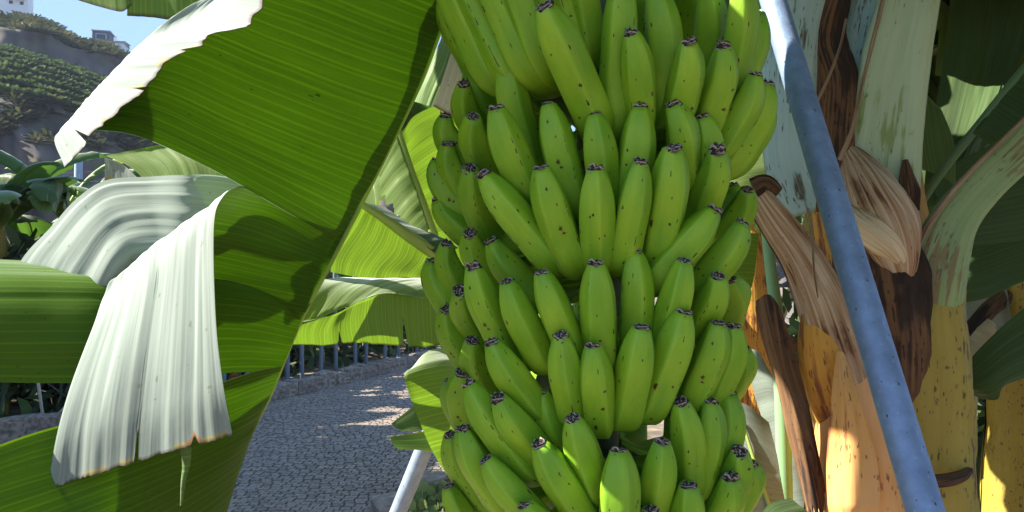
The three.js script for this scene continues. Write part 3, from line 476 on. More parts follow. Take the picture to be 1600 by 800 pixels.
  // [tip x, tip y, lowest x, lowest y, layer, options] as they sit round the stalk, hand by hand
  const list = [
    // top hand, seen from below
    [690, -70, 770, 130, 0, { r: 0.021 }], [702, -90, 800, 128, 0], [735, -110, 826, 122, 0], [775, -120, 850, 112, 0], [812, -125, 872, 100, 1], [690, -20, 762, 142, 1],
    [850, -120, 905, 96, 1], [893, -110, 925, 86, 1], [850, 10, 933, 212, 0, { r: 0.0222, dt: 0.79, dl: 0.875 }],
    [973, -30, 958, 215, 0, { dt: 0.84, dl: 0.89 }], [1024, -18, 1036, 190, 1, { dl: 0.9 }], [987, 52, 1000, 205, 0, { dt: 0.82, dl: 0.88 }], [1106, -20, 1090, 150, 1], [1075, 66, 1056, 195, 0], [1131, 72, 1098, 215, 0], [1158, -25, 1130, 165, 0], [1186, 22, 1146, 160, 1], [1060, -60, 1068, 80, 2], [1000, -60, 1000, 60, 2],
    [1180, 118, 1122, 245, 0], [1199, 132, 1136, 268, 0], [1200, 160, 1144, 272, 1],
    // second hand, inner then outer rows
    [806, 68, 832, 170, 2], [792, 92, 834, 270, 1], [740, 96, 772, 200, 2], [724, 132, 760, 240, 1], [696, 182, 722, 262, 1], [739, 182, 772, 290, 1], [776, 170, 828, 320, 0, { r: 0.0222 }],
    [857, 164, 898, 335, 0, { dt: 0.855, dl: 0.875 }], [929, 179, 946, 330, 0, { dt: 0.845, dl: 0.872 }], [1000, 169, 983, 330, 0, { dt: 0.85, dl: 0.872 }], [1052, 164, 1066, 290, 0, { dt: 0.855, dl: 0.89 }], [1097, 183, 1096, 300, 0, { dt: 0.875, dl: 0.905 }], [1120, 234, 1092, 345, 0], [700, 224, 730, 320, 1], [683, 250, 712, 330, 2],
    [1050, 231, 1025, 405, 0, { r: 0.0222 }], [1000, 254, 972, 420, 0], [931, 264, 934, 420, 0], [845, 262, 892, 420, 0, { r: 0.0216 }], [756, 274, 862, 418, 0], [735, 263, 774, 392, 1],
    // third hand
    [684, 312, 742, 385, 1], [698, 380, 724, 470, 1], [674, 408, 712, 495, 2], [733, 364, 782, 455, 1], [768, 378, 842, 478, 1], [739, 415, 795, 555, 0], [718, 455, 765, 545, 1], [792, 441, 850, 575, 0], [846, 426, 902, 580, 0], [931, 412, 940, 590, 0], [992, 394, 990, 560, 0, { dt: 0.845, dl: 0.865 }], [1069, 408, 1028, 555, 0],
    [1115, 330, 1022, 450, 0, { r: 0.021 }], [1160, 350, 1088, 460, 0], [1168, 296, 1120, 390, 1], [1144, 290, 1122, 350, 2], [1122, 432, 1084, 525, 0], [1140, 435, 1132, 520, 1],
    [1068, 488, 1012, 650, 0, { r: 0.0222 }], [1002, 511, 976, 662, 0, { r: 0.0216 }], [927, 539, 936, 674, 0], [876, 525, 900, 662, 0], [768, 534, 842, 652, 0], [737, 532, 774, 632, 1], [696, 483, 738, 580, 1], [1122, 505, 1075, 640, 0], [1147, 509, 1106, 635, 0], [1162, 545, 1130, 632, 1],
    // fourth hand
    [722, 582, 742, 690, 1], [704, 596, 736, 680, 2], [733, 601, 830, 748, 0], [779, 622, 845, 722, 0], [844, 613, 892, 735, 1], [895, 655, 934, 780, 0], [843, 695, 918, 825, 0], [968, 704, 964, 850, 0, { r: 0.0228, dt: 0.80, dl: 0.815 }], [1035, 690, 1008, 830, 0], [1064, 629, 1072, 770, 0, { dt: 0.85 }], [1109, 627, 1088, 775, 0, { dt: 0.87 }], [1138, 615, 1112, 760, 0, { dt: 0.9 }],
    [1155, 706, 1122, 790, 0], [1172, 725, 1148, 805, 1], [1141, 746, 1104, 840, 0], [1075, 757, 1056, 880, 0], [722, 670, 790, 800, 0], [703, 680, 760, 800, 1], [760, 718, 860, 840, 0], [820, 787, 900, 910, 0], [1015, 797, 1000, 930, 0], [700, 760, 770, 880, 1],
    [895, 640, 905, 760, 2], 
    // inner fruit on the far side of the stalk
    ];
  for (const a of list) banana(...a);
  // peduncle
  part(bunch, 'stalk', limb([[axisAt(-420).add(V(0.03, 0, 0)), 0.034], [axisAt(-150), 0.034], [axisAt(100), 0.033], [axisAt(400), 0.03], [axisAt(700), 0.026], [axisAt(1000), 0.02]], { n: 50, m: 16, rough: 0.05 }), stalkMat);
  for (const py of [150, 375, 600, 770]) part(bunch, 'hand_cushion', limb([[axisAt(py - 75), 0.03], [axisAt(py - 40), 0.075], [axisAt(py), 0.088], [axisAt(py + 35), 0.05], [axisAt(py + 55), 0.03]], { n: 16, m: 18, rough: 0.12, seed: py }), stalkMat);
  // the far side of each hand, so that the bunch is whole and closes off the light behind
  for (const [py, n] of [[150, 9], [265, 9], [380, 9], [500, 9], [610, 9], [700, 9], [790, 9]]) for (let k = 0; k < n; k++) {
    const a = lerp(-0.25, Math.PI + 0.25, k / (n - 1)), R = 0.155, c = axisAt(py), tip = V(c.x + Math.cos(a) * R, c.y + 0.12, c.z - Math.abs(Math.sin(a)) * R - 0.01);
    const low = V(c.x + Math.cos(a) * R * 0.95, c.y - 0.03, c.z - Math.abs(Math.sin(a)) * R), [x, y, d] = unP(tip), [x2, y2, d2] = unP(low);
    banana(x, y, x2, y2, 0, { dt: d, dl: d2 });
  }
  add(bunch, 'banana_bunch', 'large hanging bunch of unripe green bananas with dark blossom tips', 'bananas');
}
// ---------------------------------------------------------------- the near banana plant: stem, sheaths, petioles and its big torn leaf
const plant = new THREE.Group();
{
  const FAR = 1.2, plFar = (rows) => pl(rows.map(([x, y, d, ...w]) => [x, y, d * FAR, ...w])), gridFar = (rows) => grid(rows.map((r) => r.map(([x, y, d]) => [x, y, d * FAR])));
  const foot = G(1395, 1900); plant.position.set(0, 0, 0);
  const stem = [[1395, 1980, 1.3, 140], [1392, 1300, 1.3, 134], [1390, 900, 1.3, 124], [1388, 700, 1.3, 116], [1380, 520, 1.3, 100], [1365, 380, 1.31, 84], [1335, 200, 1.32, 78], [1300, 0, 1.33, 66], [1290, -250, 1.34, 60], [1285, -420, 1.35, 50]];
  part(plant, 'pseudostem', limb(plFar(stem), { n: 70, m: 28, rough: 0.05, flat: 0.95 }), amberMat);
  // right sheath running up into the bent petiole
  part(plant, 'leaf_sheath', limb(plFar([[1455, 1500, 1.2, 78, 60], [1458, 900, 1.2, 64, 52], [1460, 700, 1.2, 56, 46], [1458, 560, 1.2, 52, 40], [1455, 480, 1.2, 47, 34], [1464, 410, 1.2, 38, 24], [1484, 358, 1.2, 26, 14]]), { n: 90, m: 36, rough: 0.09, groove: 0.2, seed: 3 }), oliveMat, 'olive yellow sheath flecked with brown');
  part(plant, 'petiole', limb(plFar([[1440, 640, 1.215, 5, 4], [1450, 540, 1.205, 34, 20], [1456, 455, 1.194, 45, 31], [1468, 400, 1.188, 42, 26], [1492, 342, 1.184, 35, 20], [1535, 290, 1.18, 31, 17], [1600, 227, 1.175, 31, 16], [1700, 120, 1.16, 28, 15], [1860, -60, 1.12, 24, 14]]), { n: 70, m: 24, rough: 0.02, groove: 0.25, seed: 3 }), petMat, 'grey green stalk bending out to the right');
  part(plant, 'dry_margin', limb(plFar([[1420, 470, 1.18, 3], [1428, 410, 1.175, 4], [1442, 368, 1.172, 4.5], [1468, 326, 1.168, 4], [1514, 270, 1.165, 4], [1574, 212, 1.16, 3.5], [1680, 105, 1.15, 3]]), { n: 60, m: 8, rough: 0.3, seed: 6 }), dryMat);
  part(plant, 'dry_margin', limb(plFar([[1312, 250, 1.19, 4], [1330, 205, 1.185, 3.5], [1345, 140, 1.178, 3], [1362, 70, 1.17, 3], [1380, 0, 1.166, 3], [1410, -120, 1.17, 3]]), { n: 50, m: 8, rough: 0.35, seed: 7 }), dryMat);
  part(plant, 'dry_sheath', limb(plFar([[1424, 330, 1.175, 10, 5], [1420, 300, 1.17, 14, 6], [1416, 270, 1.172, 9, 5], [1414, 250, 1.176, 4, 3]]), { n: 20, m: 14, rough: 0.25, seed: 12 }), brownMat);
  // orange inner sheath lit by the sun
  part(plant, 'leaf_sheath', limb(plFar([[1352, 1400, 1.2, 86, 70], [1352, 900, 1.2, 78, 62], [1348, 760, 1.2, 72, 58], [1342, 660, 1.205, 64, 50], [1345, 590, 1.21, 52, 38], [1352, 540, 1.225, 34, 20]]), { n: 50, m: 24, rough: 0.02, seed: 5 }), orangeMat, 'peeled orange inner sheath');
  // curling flap on it
  const turned = (rows) => rows[0].map((_, j) => rows.map((r) => r[j]));
  part(plant, 'peeling_flap', sheet(surface(gridFar(turned([[[1296, 800, 1.135], [1330, 800, 1.11], [1372, 800, 1.12]], [[1292, 720, 1.14], [1330, 720, 1.112], [1368, 720, 1.118]], [[1300, 630, 1.145], [1325, 630, 1.122], [1344, 630, 1.118]], [[1312, 552, 1.16], [1316, 550, 1.155], [1320, 556, 1.15]]]))), { nu: 16, nv: 50, amp: 0.003, wave: 0.03, seed: 4, thick: 0.004, brown: 0.004 }), [orangeMat, orangeMat]);
  // wrinkled brown sheath above
  const folds = (q, f) => (th, t) => 1 + q * Math.sin(th * f + t * 7) + 0.5 * q * Math.sin(th * (f * 2 + 1) - t * 11);
  part(plant, 'leaf_sheath', limb(plFar([[1405, 680, 1.225, 30, 18], [1392, 560, 1.215, 56, 36], [1378, 460, 1.21, 66, 44], [1368, 400, 1.213, 62, 42], [1352, 345, 1.22, 50, 32], [1330, 300, 1.235, 30, 18]]), { n: 60, m: 48, rough: 0.08, seed: 8, shape: folds(0.05, 7) }), brownMat, 'wrinkled dry brown sheath');
  part(plant, 'dry_sheath', limb(plFar([[1316, 222, 1.225, 8, 6], [1338, 262, 1.2, 26, 16], [1362, 310, 1.175, 42, 24], [1386, 356, 1.165, 46, 26], [1402, 398, 1.165, 34, 20], [1412, 440, 1.18, 14, 9]]), { n: 50, m: 40, rough: 0.08, seed: 28, shape: folds(0.06, 6) }), dryMat, 'cream streaked dry sheath lying over the brown one');
  part(plant, 'dry_sheath', limb(plFar([[1312, 318, 1.19, 10, 6], [1338, 345, 1.165, 22, 12], [1370, 368, 1.15, 24, 13], [1398, 392, 1.15, 18, 10], [1416, 424, 1.165, 7, 5]]), { n: 40, m: 28, rough: 0.1, seed: 27, shape: folds(0.06, 5) }), creamMat, 'cream fold across the stem');
  part(plant, 'dry_sheath', limb(plFar([[1335, 620, 1.2, 44, 20], [1310, 540, 1.19, 44, 22], [1286, 470, 1.19, 38, 20], [1250, 400, 1.19, 30, 13], [1212, 345, 1.19, 26, 9], [1180, 298, 1.19, 18, 5]]), { n: 50, m: 20, rough: 0.14, seed: 9 }), dryMat, 'dead curled sheath end pointing left');
  part(plant, 'dry_sheath', limb(plFar([[1178, 296, 1.188, 16, 6], [1196, 288, 1.185, 14, 7], [1214, 302, 1.19, 12, 6]]), { n: 16, m: 12, rough: 0.25, seed: 10 }), brownMat);
  part(plant, 'dry_sheath', limb(plFar([[1330, 700, 1.21, 30, 14], [1300, 610, 1.195, 38, 18], [1284, 540, 1.19, 34, 18], [1276, 480, 1.195, 22, 10]]), { n: 36, m: 18, rough: 0.08, seed: 11 }), amberMat, 'yellow fibrous sheath pocket');
  part(plant, 'dead_leaf', sheet(surface(gridFar(turned([[[1182, 470, 1.22], [1200, 460, 1.19], [1218, 480, 1.2]], [[1196, 560, 1.21], [1218, 556, 1.18], [1246, 560, 1.2]], [[1222, 640, 1.2], [1242, 640, 1.17], [1268, 640, 1.19]], [[1244, 720, 1.2], [1260, 720, 1.165], [1284, 720, 1.19]], [[1268, 830, 1.19], [1280, 830, 1.16], [1300, 830, 1.18]]]))), { nu: 40, nv: 50, amp: 0.006, wave: 0.016, seed: 14, thick: 0.003, vmax: (u) => 1 - 0.15 * Math.abs(noise(u * 25, 1, 4)) }), [brownMat, brownMat], 'brown dead leaf hanging along the stem');
  // petioles rising out of the frame
  part(plant, 'petiole', limb(plFar([[1378, 400, 1.225, 40, 24], [1372, 300, 1.215, 58, 28], [1382, 200, 1.205, 55, 26], [1400, 90, 1.195, 50, 24], [1420, 0, 1.19, 44, 22], [1450, -160, 1.2, 36, 20], [1500, -420, 1.3, 30, 18]]), { n: 60, m: 26, rough: 0.012, groove: 0.35, seed: 15 }), paleMat, 'broad pale green stalk with grooved face');
  part(plant, 'petiole', limb(plFar([[1335, 260, 1.26, 32], [1340, 120, 1.255, 34], [1362, 0, 1.255, 34], [1390, -200, 1.26, 28], [1420, -420, 1.3, 24]]), { n: 40, m: 20, rough: 0.02, flat: 0.6, seed: 16 }), blueGreenMat, 'bluish waxy stalk');
  part(plant, 'leaf_sheath', limb(plFar([[1262, 330, 1.26, 44, 30], [1238, 250, 1.255, 42, 30], [1232, 150, 1.25, 42, 30], [1238, 50, 1.25, 44, 30], [1250, -80, 1.26, 44, 30], [1270, -420, 1.3, 34, 26]]), { n: 50, m: 22, rough: 0.04, seed: 17 }), blueGreenMat, 'pale mottled sheath behind the metal pole');
  part(plant, 'dry_sheath', limb(plFar([[1300, 330, 1.225, 30, 12], [1300, 230, 1.225, 34, 14], [1306, 130, 1.225, 34, 14], [1290, 60, 1.23, 30, 12], [1310, -20, 1.235, 20, 9]]), { n: 50, m: 20, rough: 0.22, seed: 18 }), brownMat, 'dark rotten sheath between the stalks');
  part(plant, 'dry_fibre', limb(plFar([[1274, 165, 1.2, 2.5], [1295, 120, 1.195, 2.5], [1312, 75, 1.2, 2], [1322, 30, 1.21, 2]]), { n: 16, m: 6 }), dryMat);
  part(plant, 'dry_fibre', limb(plFar([[1262, 325, 1.15, 2], [1268, 350, 1.145, 2], [1272, 420, 1.15, 1.6], [1278, 465, 1.155, 1.2]]), { n: 16, m: 6 }), dryMat);
  part(plant, 'leaf_scar', limb(plFar([[1420, 742, 1.14, 9], [1460, 752, 1.128, 10], [1500, 745, 1.135, 9], [1515, 735, 1.15, 6]]), { n: 24, m: 8, rough: 0.3, seed: 21 }), brownMat);

  // ---- the big torn leaf hanging at the left of the bunch
  const midribPts = [[1180, -560, 1.22], [1010, -470, 1.12], [880, -330, 1.05], [780, -150, 1.0], [705, 0, 0.975], [655, 130, 0.96], [588, 270, 0.945], [522, 400, 0.93], [470, 500, 0.92], [425, 610, 0.91], [392, 680, 0.905], [350, 800, 0.9], [310, 930, 0.9]];
  const deepen = (rows, reach = 3) => rows.map((r) => r.map(([x, y, d], j) => [x, y, d + lerp(0.05, 0.15, smooth(-20, 260, r[0][1])) * Math.max(0, 1 - j / reach)]));
  for (const m of midribPts) m[2] += lerp(0.05, 0.15, smooth(-20, 260, m[1]));
  const S1 = surface(grid(deepen([
    [[900, -350, 1.05], [780, -390, 0.97], [640, -420, 0.88], [500, -440, 0.82], [400, -420, 0.80], [370, -370, 0.72]],
    [[790, -160, 1.0], [680, -210, 0.93], [540, -250, 0.85], [400, -270, 0.79], [310, -230, 0.765], [360, -190, 0.69]],
    [[706, 0, 0.975], [610, -40, 0.915], [500, -80, 0.855], [425, -75, 0.80], [350, -20, 0.775], [432, 2, 0.69]],
    [[655, 130, 0.96], [560, 100, 0.90], [440, 55, 0.84], [310, 15, 0.79], [226, 70, 0.765], [325, 68, 0.69]],
    [[588, 272, 0.945], [490, 235, 0.875], [370, 185, 0.815], [240, 130, 0.775], [146, 146, 0.76], [226, 158, 0.69]],
    [[522, 374, 0.932], [432, 322, 0.835], [325, 262, 0.78], [200, 208, 0.745], [92, 210, 0.735], [100, 262, 0.68]],
  ])));
  const leaf = part(plant, 'leaf', sheet(S1, { flip: true, nu: 300, nv: 80, amp: 0.0011, wave: 0.011, seed: 1, brown: 0.0035, vmax: (u) => 1 - 0.05 * Math.abs(noise(u * 9, 1, 5)) - 0.012 * Math.abs(noise(u * 40, 1, 5)) - 0.07 * smooth(0.007, 0, Math.abs(u - 0.93)) - 0.03 * smooth(0.006, 0, Math.abs(u - 0.76)) - 0.03 * smooth(0.012, 0, Math.abs(u - 0.62)) }), LEAF, 'huge torn leaf with rolled sunlit margin, hanging left of the bunch');
  part(leaf, 'midrib', limb(midribPts.map(([x, y, d], i) => [P(x - 6, y, d + 0.014), 0.0115 - 0.0004 * i]), { n: 90, m: 12, flat: 0.8 }), ribMat);
  // the other half of the blade, folded behind the midrib
  part(leaf, 'folded_half', sheet(surface(grid(midribPts.slice(2, 9).map(([x, y, d], i) => [[x - 2, y, d + 0.003], [x - 22, y - 6, d - 0.003], [x - 44 - 4 * Math.sin(i * 1.3), y - 12, d - 0.011], [x - 62 - 9 * Math.sin(i * 1.7), y - 18, d - 0.018]]))), { nu: 140, nv: 14, flip: true, amp: 0.004, wave: 0.03, seed: 33 }), LEAF);
  part(leaf, 'folded_half', sheet(surface(grid(midribPts.slice(9).map(([x, y, d], i) => [[x - 2, y, d + 0.008], [x - 50, y + 12, d - 0.042], [x - 110, y + 34, d - 0.088], [x - 190 - 14 * Math.sin(i * 1.7), y + 62, d - 0.13]]))), { nu: 70, nv: 14, amp: 0.002, wave: 0.03, seed: 34 }), LEAF);
  // torn lobe: runs left, folds over on a slant and hangs down as a pale strip
  const S2 = surface(grid(deepen([
    [[527, 360, 0.93], [450, 312, 0.90], [405, 298, 0.875], [374, 291, 0.848], [352, 312, 0.835], [341, 360, 0.828], [342, 500, 0.815], [350, 600, 0.812], [362, 682, 0.818]],
    [[512, 388, 0.927], [425, 345, 0.905], [370, 330, 0.882], [325, 325, 0.862], [308, 350, 0.842], [300, 400, 0.834], [294, 520, 0.822], [290, 620, 0.822], [290, 700, 0.828]],
    [[500, 415, 0.924], [395, 385, 0.905], [330, 370, 0.888], [268, 364, 0.874], [250, 390, 0.853], [244, 440, 0.843], [228, 550, 0.834], [218, 640, 0.834], [211, 724, 0.838]],
    [[490, 450, 0.922], [360, 420, 0.905], [285, 405, 0.893], [218, 402, 0.884], [200, 430, 0.866], [190, 480, 0.856], [165, 575, 0.848], [148, 660, 0.847], [140, 745, 0.851]],
    [[478, 488, 0.92], [330, 460, 0.905], [250, 445, 0.897], [180, 432, 0.89], [160, 462, 0.874], [145, 510, 0.865], [115, 600, 0.86], [94, 680, 0.859], [76, 764, 0.862]],
  ]).map((r, i) => r.map(([x, y, d], j) => [x, y, j < 4 ? d + (i < 2 && j > 0 && j < 3 ? 0.035 : 0) : d + (i - 2) * 0.008 - [0.012, 0.03, 0.045, 0.05, 0.048][j - 4]]))));
  part(leaf, 'torn_lobe', sheet(S2, { flip: true, nu: 150, nv: 110, amp: 0.0027, wave: 0.02, seed: 2, brown: 0.004, vmax: (u) => 1 - 0.006 * Math.abs(noise(u * 30, 1, 6)) - 0.11 * smooth(0.008, 0, Math.abs(u - 0.51)) - 0.02 * smooth(0.03, 0, Math.abs(u - 0.2)) }), LEAF, 'pale strip folded over and hanging down, browned at its edge');
  // pale lobe behind it, bending down at the left
  const S3 = surface(grid(deepen([
    [[545, 352, 0.975], [440, 300, 0.985], [370, 276, 0.99], [300, 268, 0.985], [230, 272, 0.978], [165, 280, 0.968], [120, 310, 0.95], [80, 360, 0.945], [40, 410, 0.95], [10, 480, 0.96]],
    [[530, 375, 0.97], [440, 340, 0.972], [370, 318, 0.97], [300, 306, 0.962], [230, 305, 0.952], [175, 312, 0.942], [140, 335, 0.926], [105, 380, 0.92], [75, 430, 0.925], [50, 500, 0.94]],
    [[515, 400, 0.96], [440, 375, 0.958], [370, 355, 0.95], [300, 346, 0.94], [240, 343, 0.93], [195, 350, 0.92], [165, 370, 0.906], [140, 405, 0.90], [115, 450, 0.905], [95, 520, 0.92]],
    [[500, 420, 0.955], [440, 408, 0.95], [370, 398, 0.935], [300, 390, 0.925], [250, 388, 0.915], [210, 394, 0.905], [190, 410, 0.895], [170, 440, 0.89], [150, 480, 0.895], [135, 540, 0.91]],
    [[490, 440, 0.965], [430, 445, 0.96], [365, 440, 0.955], [305, 438, 0.95], [265, 440, 0.945], [235, 448, 0.94], [218, 462, 0.935], [200, 490, 0.935], [185, 530, 0.935], [170, 580, 0.94]],
  ]).map((r) => r.map(([x, y, d], j) => [x, y, d + (j < 3 ? 0.055 - 0.014 * j : 0)]))));
  part(leaf, 'torn_lobe', sheet(S3, { vmin: (u) => lerp(0.2, 0.34, smooth(0.5, 0.8, u)), nu: 120, nv: 80, amp: 0.0028, wave: 0.018, seed: 7, brown: 0.004 }), LEAF, 'pale lobe arching behind the hanging strip');
  // olive lobe reaching out of the frame on the left
  const S4 = surface(grid(deepen([
    [[486, 474, 0.935], [410, 446, 0.95], [330, 430, 0.955], [180, 412, 0.955], [60, 406, 0.95], [-80, 402, 0.94], [-260, 410, 0.93]],
    [[478, 486, 0.93], [405, 462, 0.925], [320, 446, 0.92], [180, 432, 0.905], [60, 428, 0.89], [-80, 428, 0.88], [-260, 440, 0.87]],
    [[470, 502, 0.925], [400, 482, 0.912], [315, 474, 0.90], [180, 470, 0.882], [60, 470, 0.868], [-80, 472, 0.858], [-260, 480, 0.85]],
    [[455, 540, 0.92], [385, 530, 0.905], [305, 530, 0.893], [180, 535, 0.875], [60, 536, 0.862], [-80, 538, 0.852], [-260, 545, 0.845]],
    [[438, 580, 0.915], [370, 582, 0.905], [290, 590, 0.895], [180, 596, 0.885], [60, 598, 0.872], [-80, 596, 0.862], [-260, 600, 0.855]],
  ])));
  part(leaf, 'torn_lobe', sheet(S4, { flip: true, nu: 110, nv: 60, amp: 0.0015, wave: 0.018, seed: 12 }), LEAF, 'olive green lobe reaching out of the frame at the left');
  const S5 = surface(grid(deepen([
    [[440, 572, 0.913], [400, 580, 0.910], [340, 600, 0.905], [230, 632, 0.880], [110, 660, 0.842], [0, 695, 0.806], [-150, 760, 0.759]],
    [[425, 612, 0.910], [385, 630, 0.905], [320, 655, 0.900], [210, 695, 0.867], [90, 730, 0.827], [-20, 765, 0.790], [-160, 830, 0.746]],
    [[405, 655, 0.907], [365, 680, 0.900], [300, 710, 0.893], [190, 755, 0.854], [70, 800, 0.816], [-40, 840, 0.781], [-170, 900, 0.740]],
    [[385, 705, 0.904], [345, 735, 0.896], [275, 775, 0.881], [165, 830, 0.842], [50, 880, 0.806], [-60, 920, 0.772], [-180, 980, 0.736]],
    [[365, 765, 0.902], [325, 800, 0.895], [255, 850, 0.874], [145, 910, 0.837], [30, 970, 0.800], [-80, 1010, 0.767], [-190, 1060, 0.733]],
    [[340, 850, 0.900], [300, 890, 0.893], [230, 940, 0.867], [120, 1000, 0.830], [10, 1060, 0.795], [-100, 1100, 0.761], [-200, 1150, 0.730]],
  ])));
  part(leaf, 'torn_lobe', sheet(S5, { flip: true, nu: 130, nv: 70, amp: 0.0015, wave: 0.02, seed: 13, rim: 0.0008 }), LEAF, 'lowest green lobe at the bottom left corner');
  part(leaf, 'torn_sliver', sheet(surface(grid([[[282, 700, 0.832], [290, 699, 0.83], [299, 698, 0.832]], [[285, 726, 0.836], [291, 726, 0.833], [297, 724, 0.836]], [[283, 755, 0.838], [286, 755, 0.836], [289, 752, 0.838]], [[282, 790, 0.84], [283, 790, 0.839], [284, 789, 0.84]]])), { nu: 24, nv: 4, amp: 0.0008, wave: 0.01, seed: 15 }), [leafPale, leafPale], 'narrow pale torn sliver');

  // ---- crown leaves above the frame, which keep the bunch and stem in shade
  const crown = P(1290, -420, 1.62);
  for (const [az, len, wid, rise, dr, sd] of [[3.25, 1.65, 0.42, -0.02, 0.3, 61], [3.35, 1.5, 0.36, 0.3, 0.5, 67], [3.85, 1.8, 0.4, 0.12, 0.3, 68], [4.25, 1.7, 0.4, 0.1, 0.35, 69], [4.7, 1.7, 0.4, 0.12, 0.3, 70], [5.2, 1.7, 0.4, 0.2, 0.5, 71], [3.6, 1.9, 0.34, 0.7, 1.4, 62], [2.3, 2.0, 0.34, 0.75, 1.3, 63], [0.3, 2.0, 0.36, 0.8, 1.9, 64], [-1.0, 2.1, 0.34, 0.8, 1.6, 65], [1.2, 2.0, 0.34, 0.8, 1.6, 66]]) {
    const [b, rb] = plantLeaf(sd, len, wid, rise, dr, 0.3), l = part(plant, 'leaf', b, leafPlain, 'crown leaf above the bunch'); l.position.copy(crown); l.rotation.y = az; part(l, 'midrib', rb, ribMat);
  }
  add(plant, 'banana_plant', 'near banana plant with peeling brown and orange stem and huge torn leaf', 'banana plant');
}
// ---------------------------------------------------------------- metal pole and strut
{
  const a = P(1190, -60, 1.215), b = P(1455, 830, 0.80), dir = b.clone().sub(a), g = new THREE.Group(), top = a.clone().addScaledVector(dir, -0.35), end = a.clone().addScaledVector(dir, 2.05);
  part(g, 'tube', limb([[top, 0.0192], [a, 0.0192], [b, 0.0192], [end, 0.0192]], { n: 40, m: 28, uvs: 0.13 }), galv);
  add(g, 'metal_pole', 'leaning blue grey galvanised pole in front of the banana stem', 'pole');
  const c = G(600, 848), d = P(690, 640, 1.75);
  const s = new THREE.Group(); const p0 = P(614, 820, 1.95), p1 = P(688, 640, 1.75), e = p1.clone().sub(p0);
  part(s, 'tube', limb([[p0.clone().addScaledVector(e, -2.4), 0.021], [p0, 0.021], [p1, 0.021], [p1.clone().addScaledVector(e, 2.2), 0.021]], { n: 40, m: 20, uvs: 0.2 }), galvPale);
  add(s, 'metal_strut', 'pale metal tube strut leaning by the road, left of the bunch', 'pole');
}
// ---------------------------------------------------------------- leaves of other plants round about
const twoFaced = (name, rows, label, cat, o = {}, mats = LEAF, rib = null) => {
  if (rows[0][0][0] > 1100) { const f = ([x, y, d, ...w]) => [x, y, d * 1.22, ...w]; rows = rows.map((r) => r.map(f)); if (rib) rib = rib.map(f); }
  if (o.tilt) { const t = ([x, y, d, ...w]) => [x, y, d + (x - 590) * o.tilt, ...w]; rows = rows.map((r) => r.map(t)); if (rib) rib = rib.map(t); }
  const g = new THREE.Group(); part(g, 'blade', sheet(surface(grid(rows)), o), mats);
  if (rib) part(g, 'midrib', limb(pl(rib), { n: 30, m: 10, flat: 0.8 }), o.ribMat ?? ribMat);
  return add(g, name, label, cat, o.group);
};
const MID = [leafPlain, leafPale];
// top left leaf hanging into the frame
twoFaced('banana_leaf', [[[90, -120, 1.1], [96, -50, 1.08], [118, 0, 1.07]], [[140, -130, 1.1], [146, -50, 1.075], [160, 12, 1.065]], [[185, -130, 1.1], [188, -50, 1.07], [190, 18, 1.06]], [[203, -130, 1.1], [203, -50, 1.07], [203, 6, 1.06]]], 'green leaf tip hanging into the top edge, left of the notch', 'leaf', { nu: 50, nv: 20, brown: 0.004, single: true, thick: 0, group: 'leaf pieces at the top edge' }, leafGlow);
twoFaced('banana_leaf', [[[196, -130, 1.1], [198, -50, 1.07], [198, 24, 1.06]], [[230, -130, 1.1], [232, -50, 1.075], [234, 26, 1.065]], [[275, -130, 1.1], [277, -50, 1.08], [280, 30, 1.07]], [[330, -140, 1.1], [328, -60, 1.09], [322, 6, 1.08]], [[380, -140, 1.1], [370, -70, 1.09], [350, -10, 1.08]]], 'green leaf piece hanging into the top edge, right of the notch', 'leaf', { nu: 60, nv: 20, brown: 0.004, seed: 3, single: true, thick: 0, group: 'leaf pieces at the top edge' }, leafGlow);
// leaf behind the rolled margin
twoFaced('banana_leaf', [[[165, 243, 1.5], [205, 262, 1.48], [240, 300, 1.46]], [[240, 228, 1.5], [270, 256, 1.47], [290, 300, 1.45]], [[320, 212, 1.5], [340, 250, 1.47], [350, 310, 1.45]], [[430, 200, 1.5], [430, 250, 1.47], [430, 320, 1.45]]], 'small dark green leaf showing between the rolled margin and the pale lobe', 'leaf', { nu: 60, nv: 24, brown: 0, rim: 0.003, seed: 21, amp: 0.003, single: true, thick: 0 }, leafGlow);
twoFaced('banana_leaf', [[[163, 246, 1.52], [164, 262, 1.53], [163, 285, 1.54]], [[190, 256, 1.51], [192, 272, 1.52], [194, 292, 1.53]], [[212, 275, 1.5], [214, 285, 1.51], [220, 300, 1.52]]], 'yellow green leaf end under the small dark leaf', 'leaf', { nu: 20, nv: 10, brown: 0.006, seed: 22 });
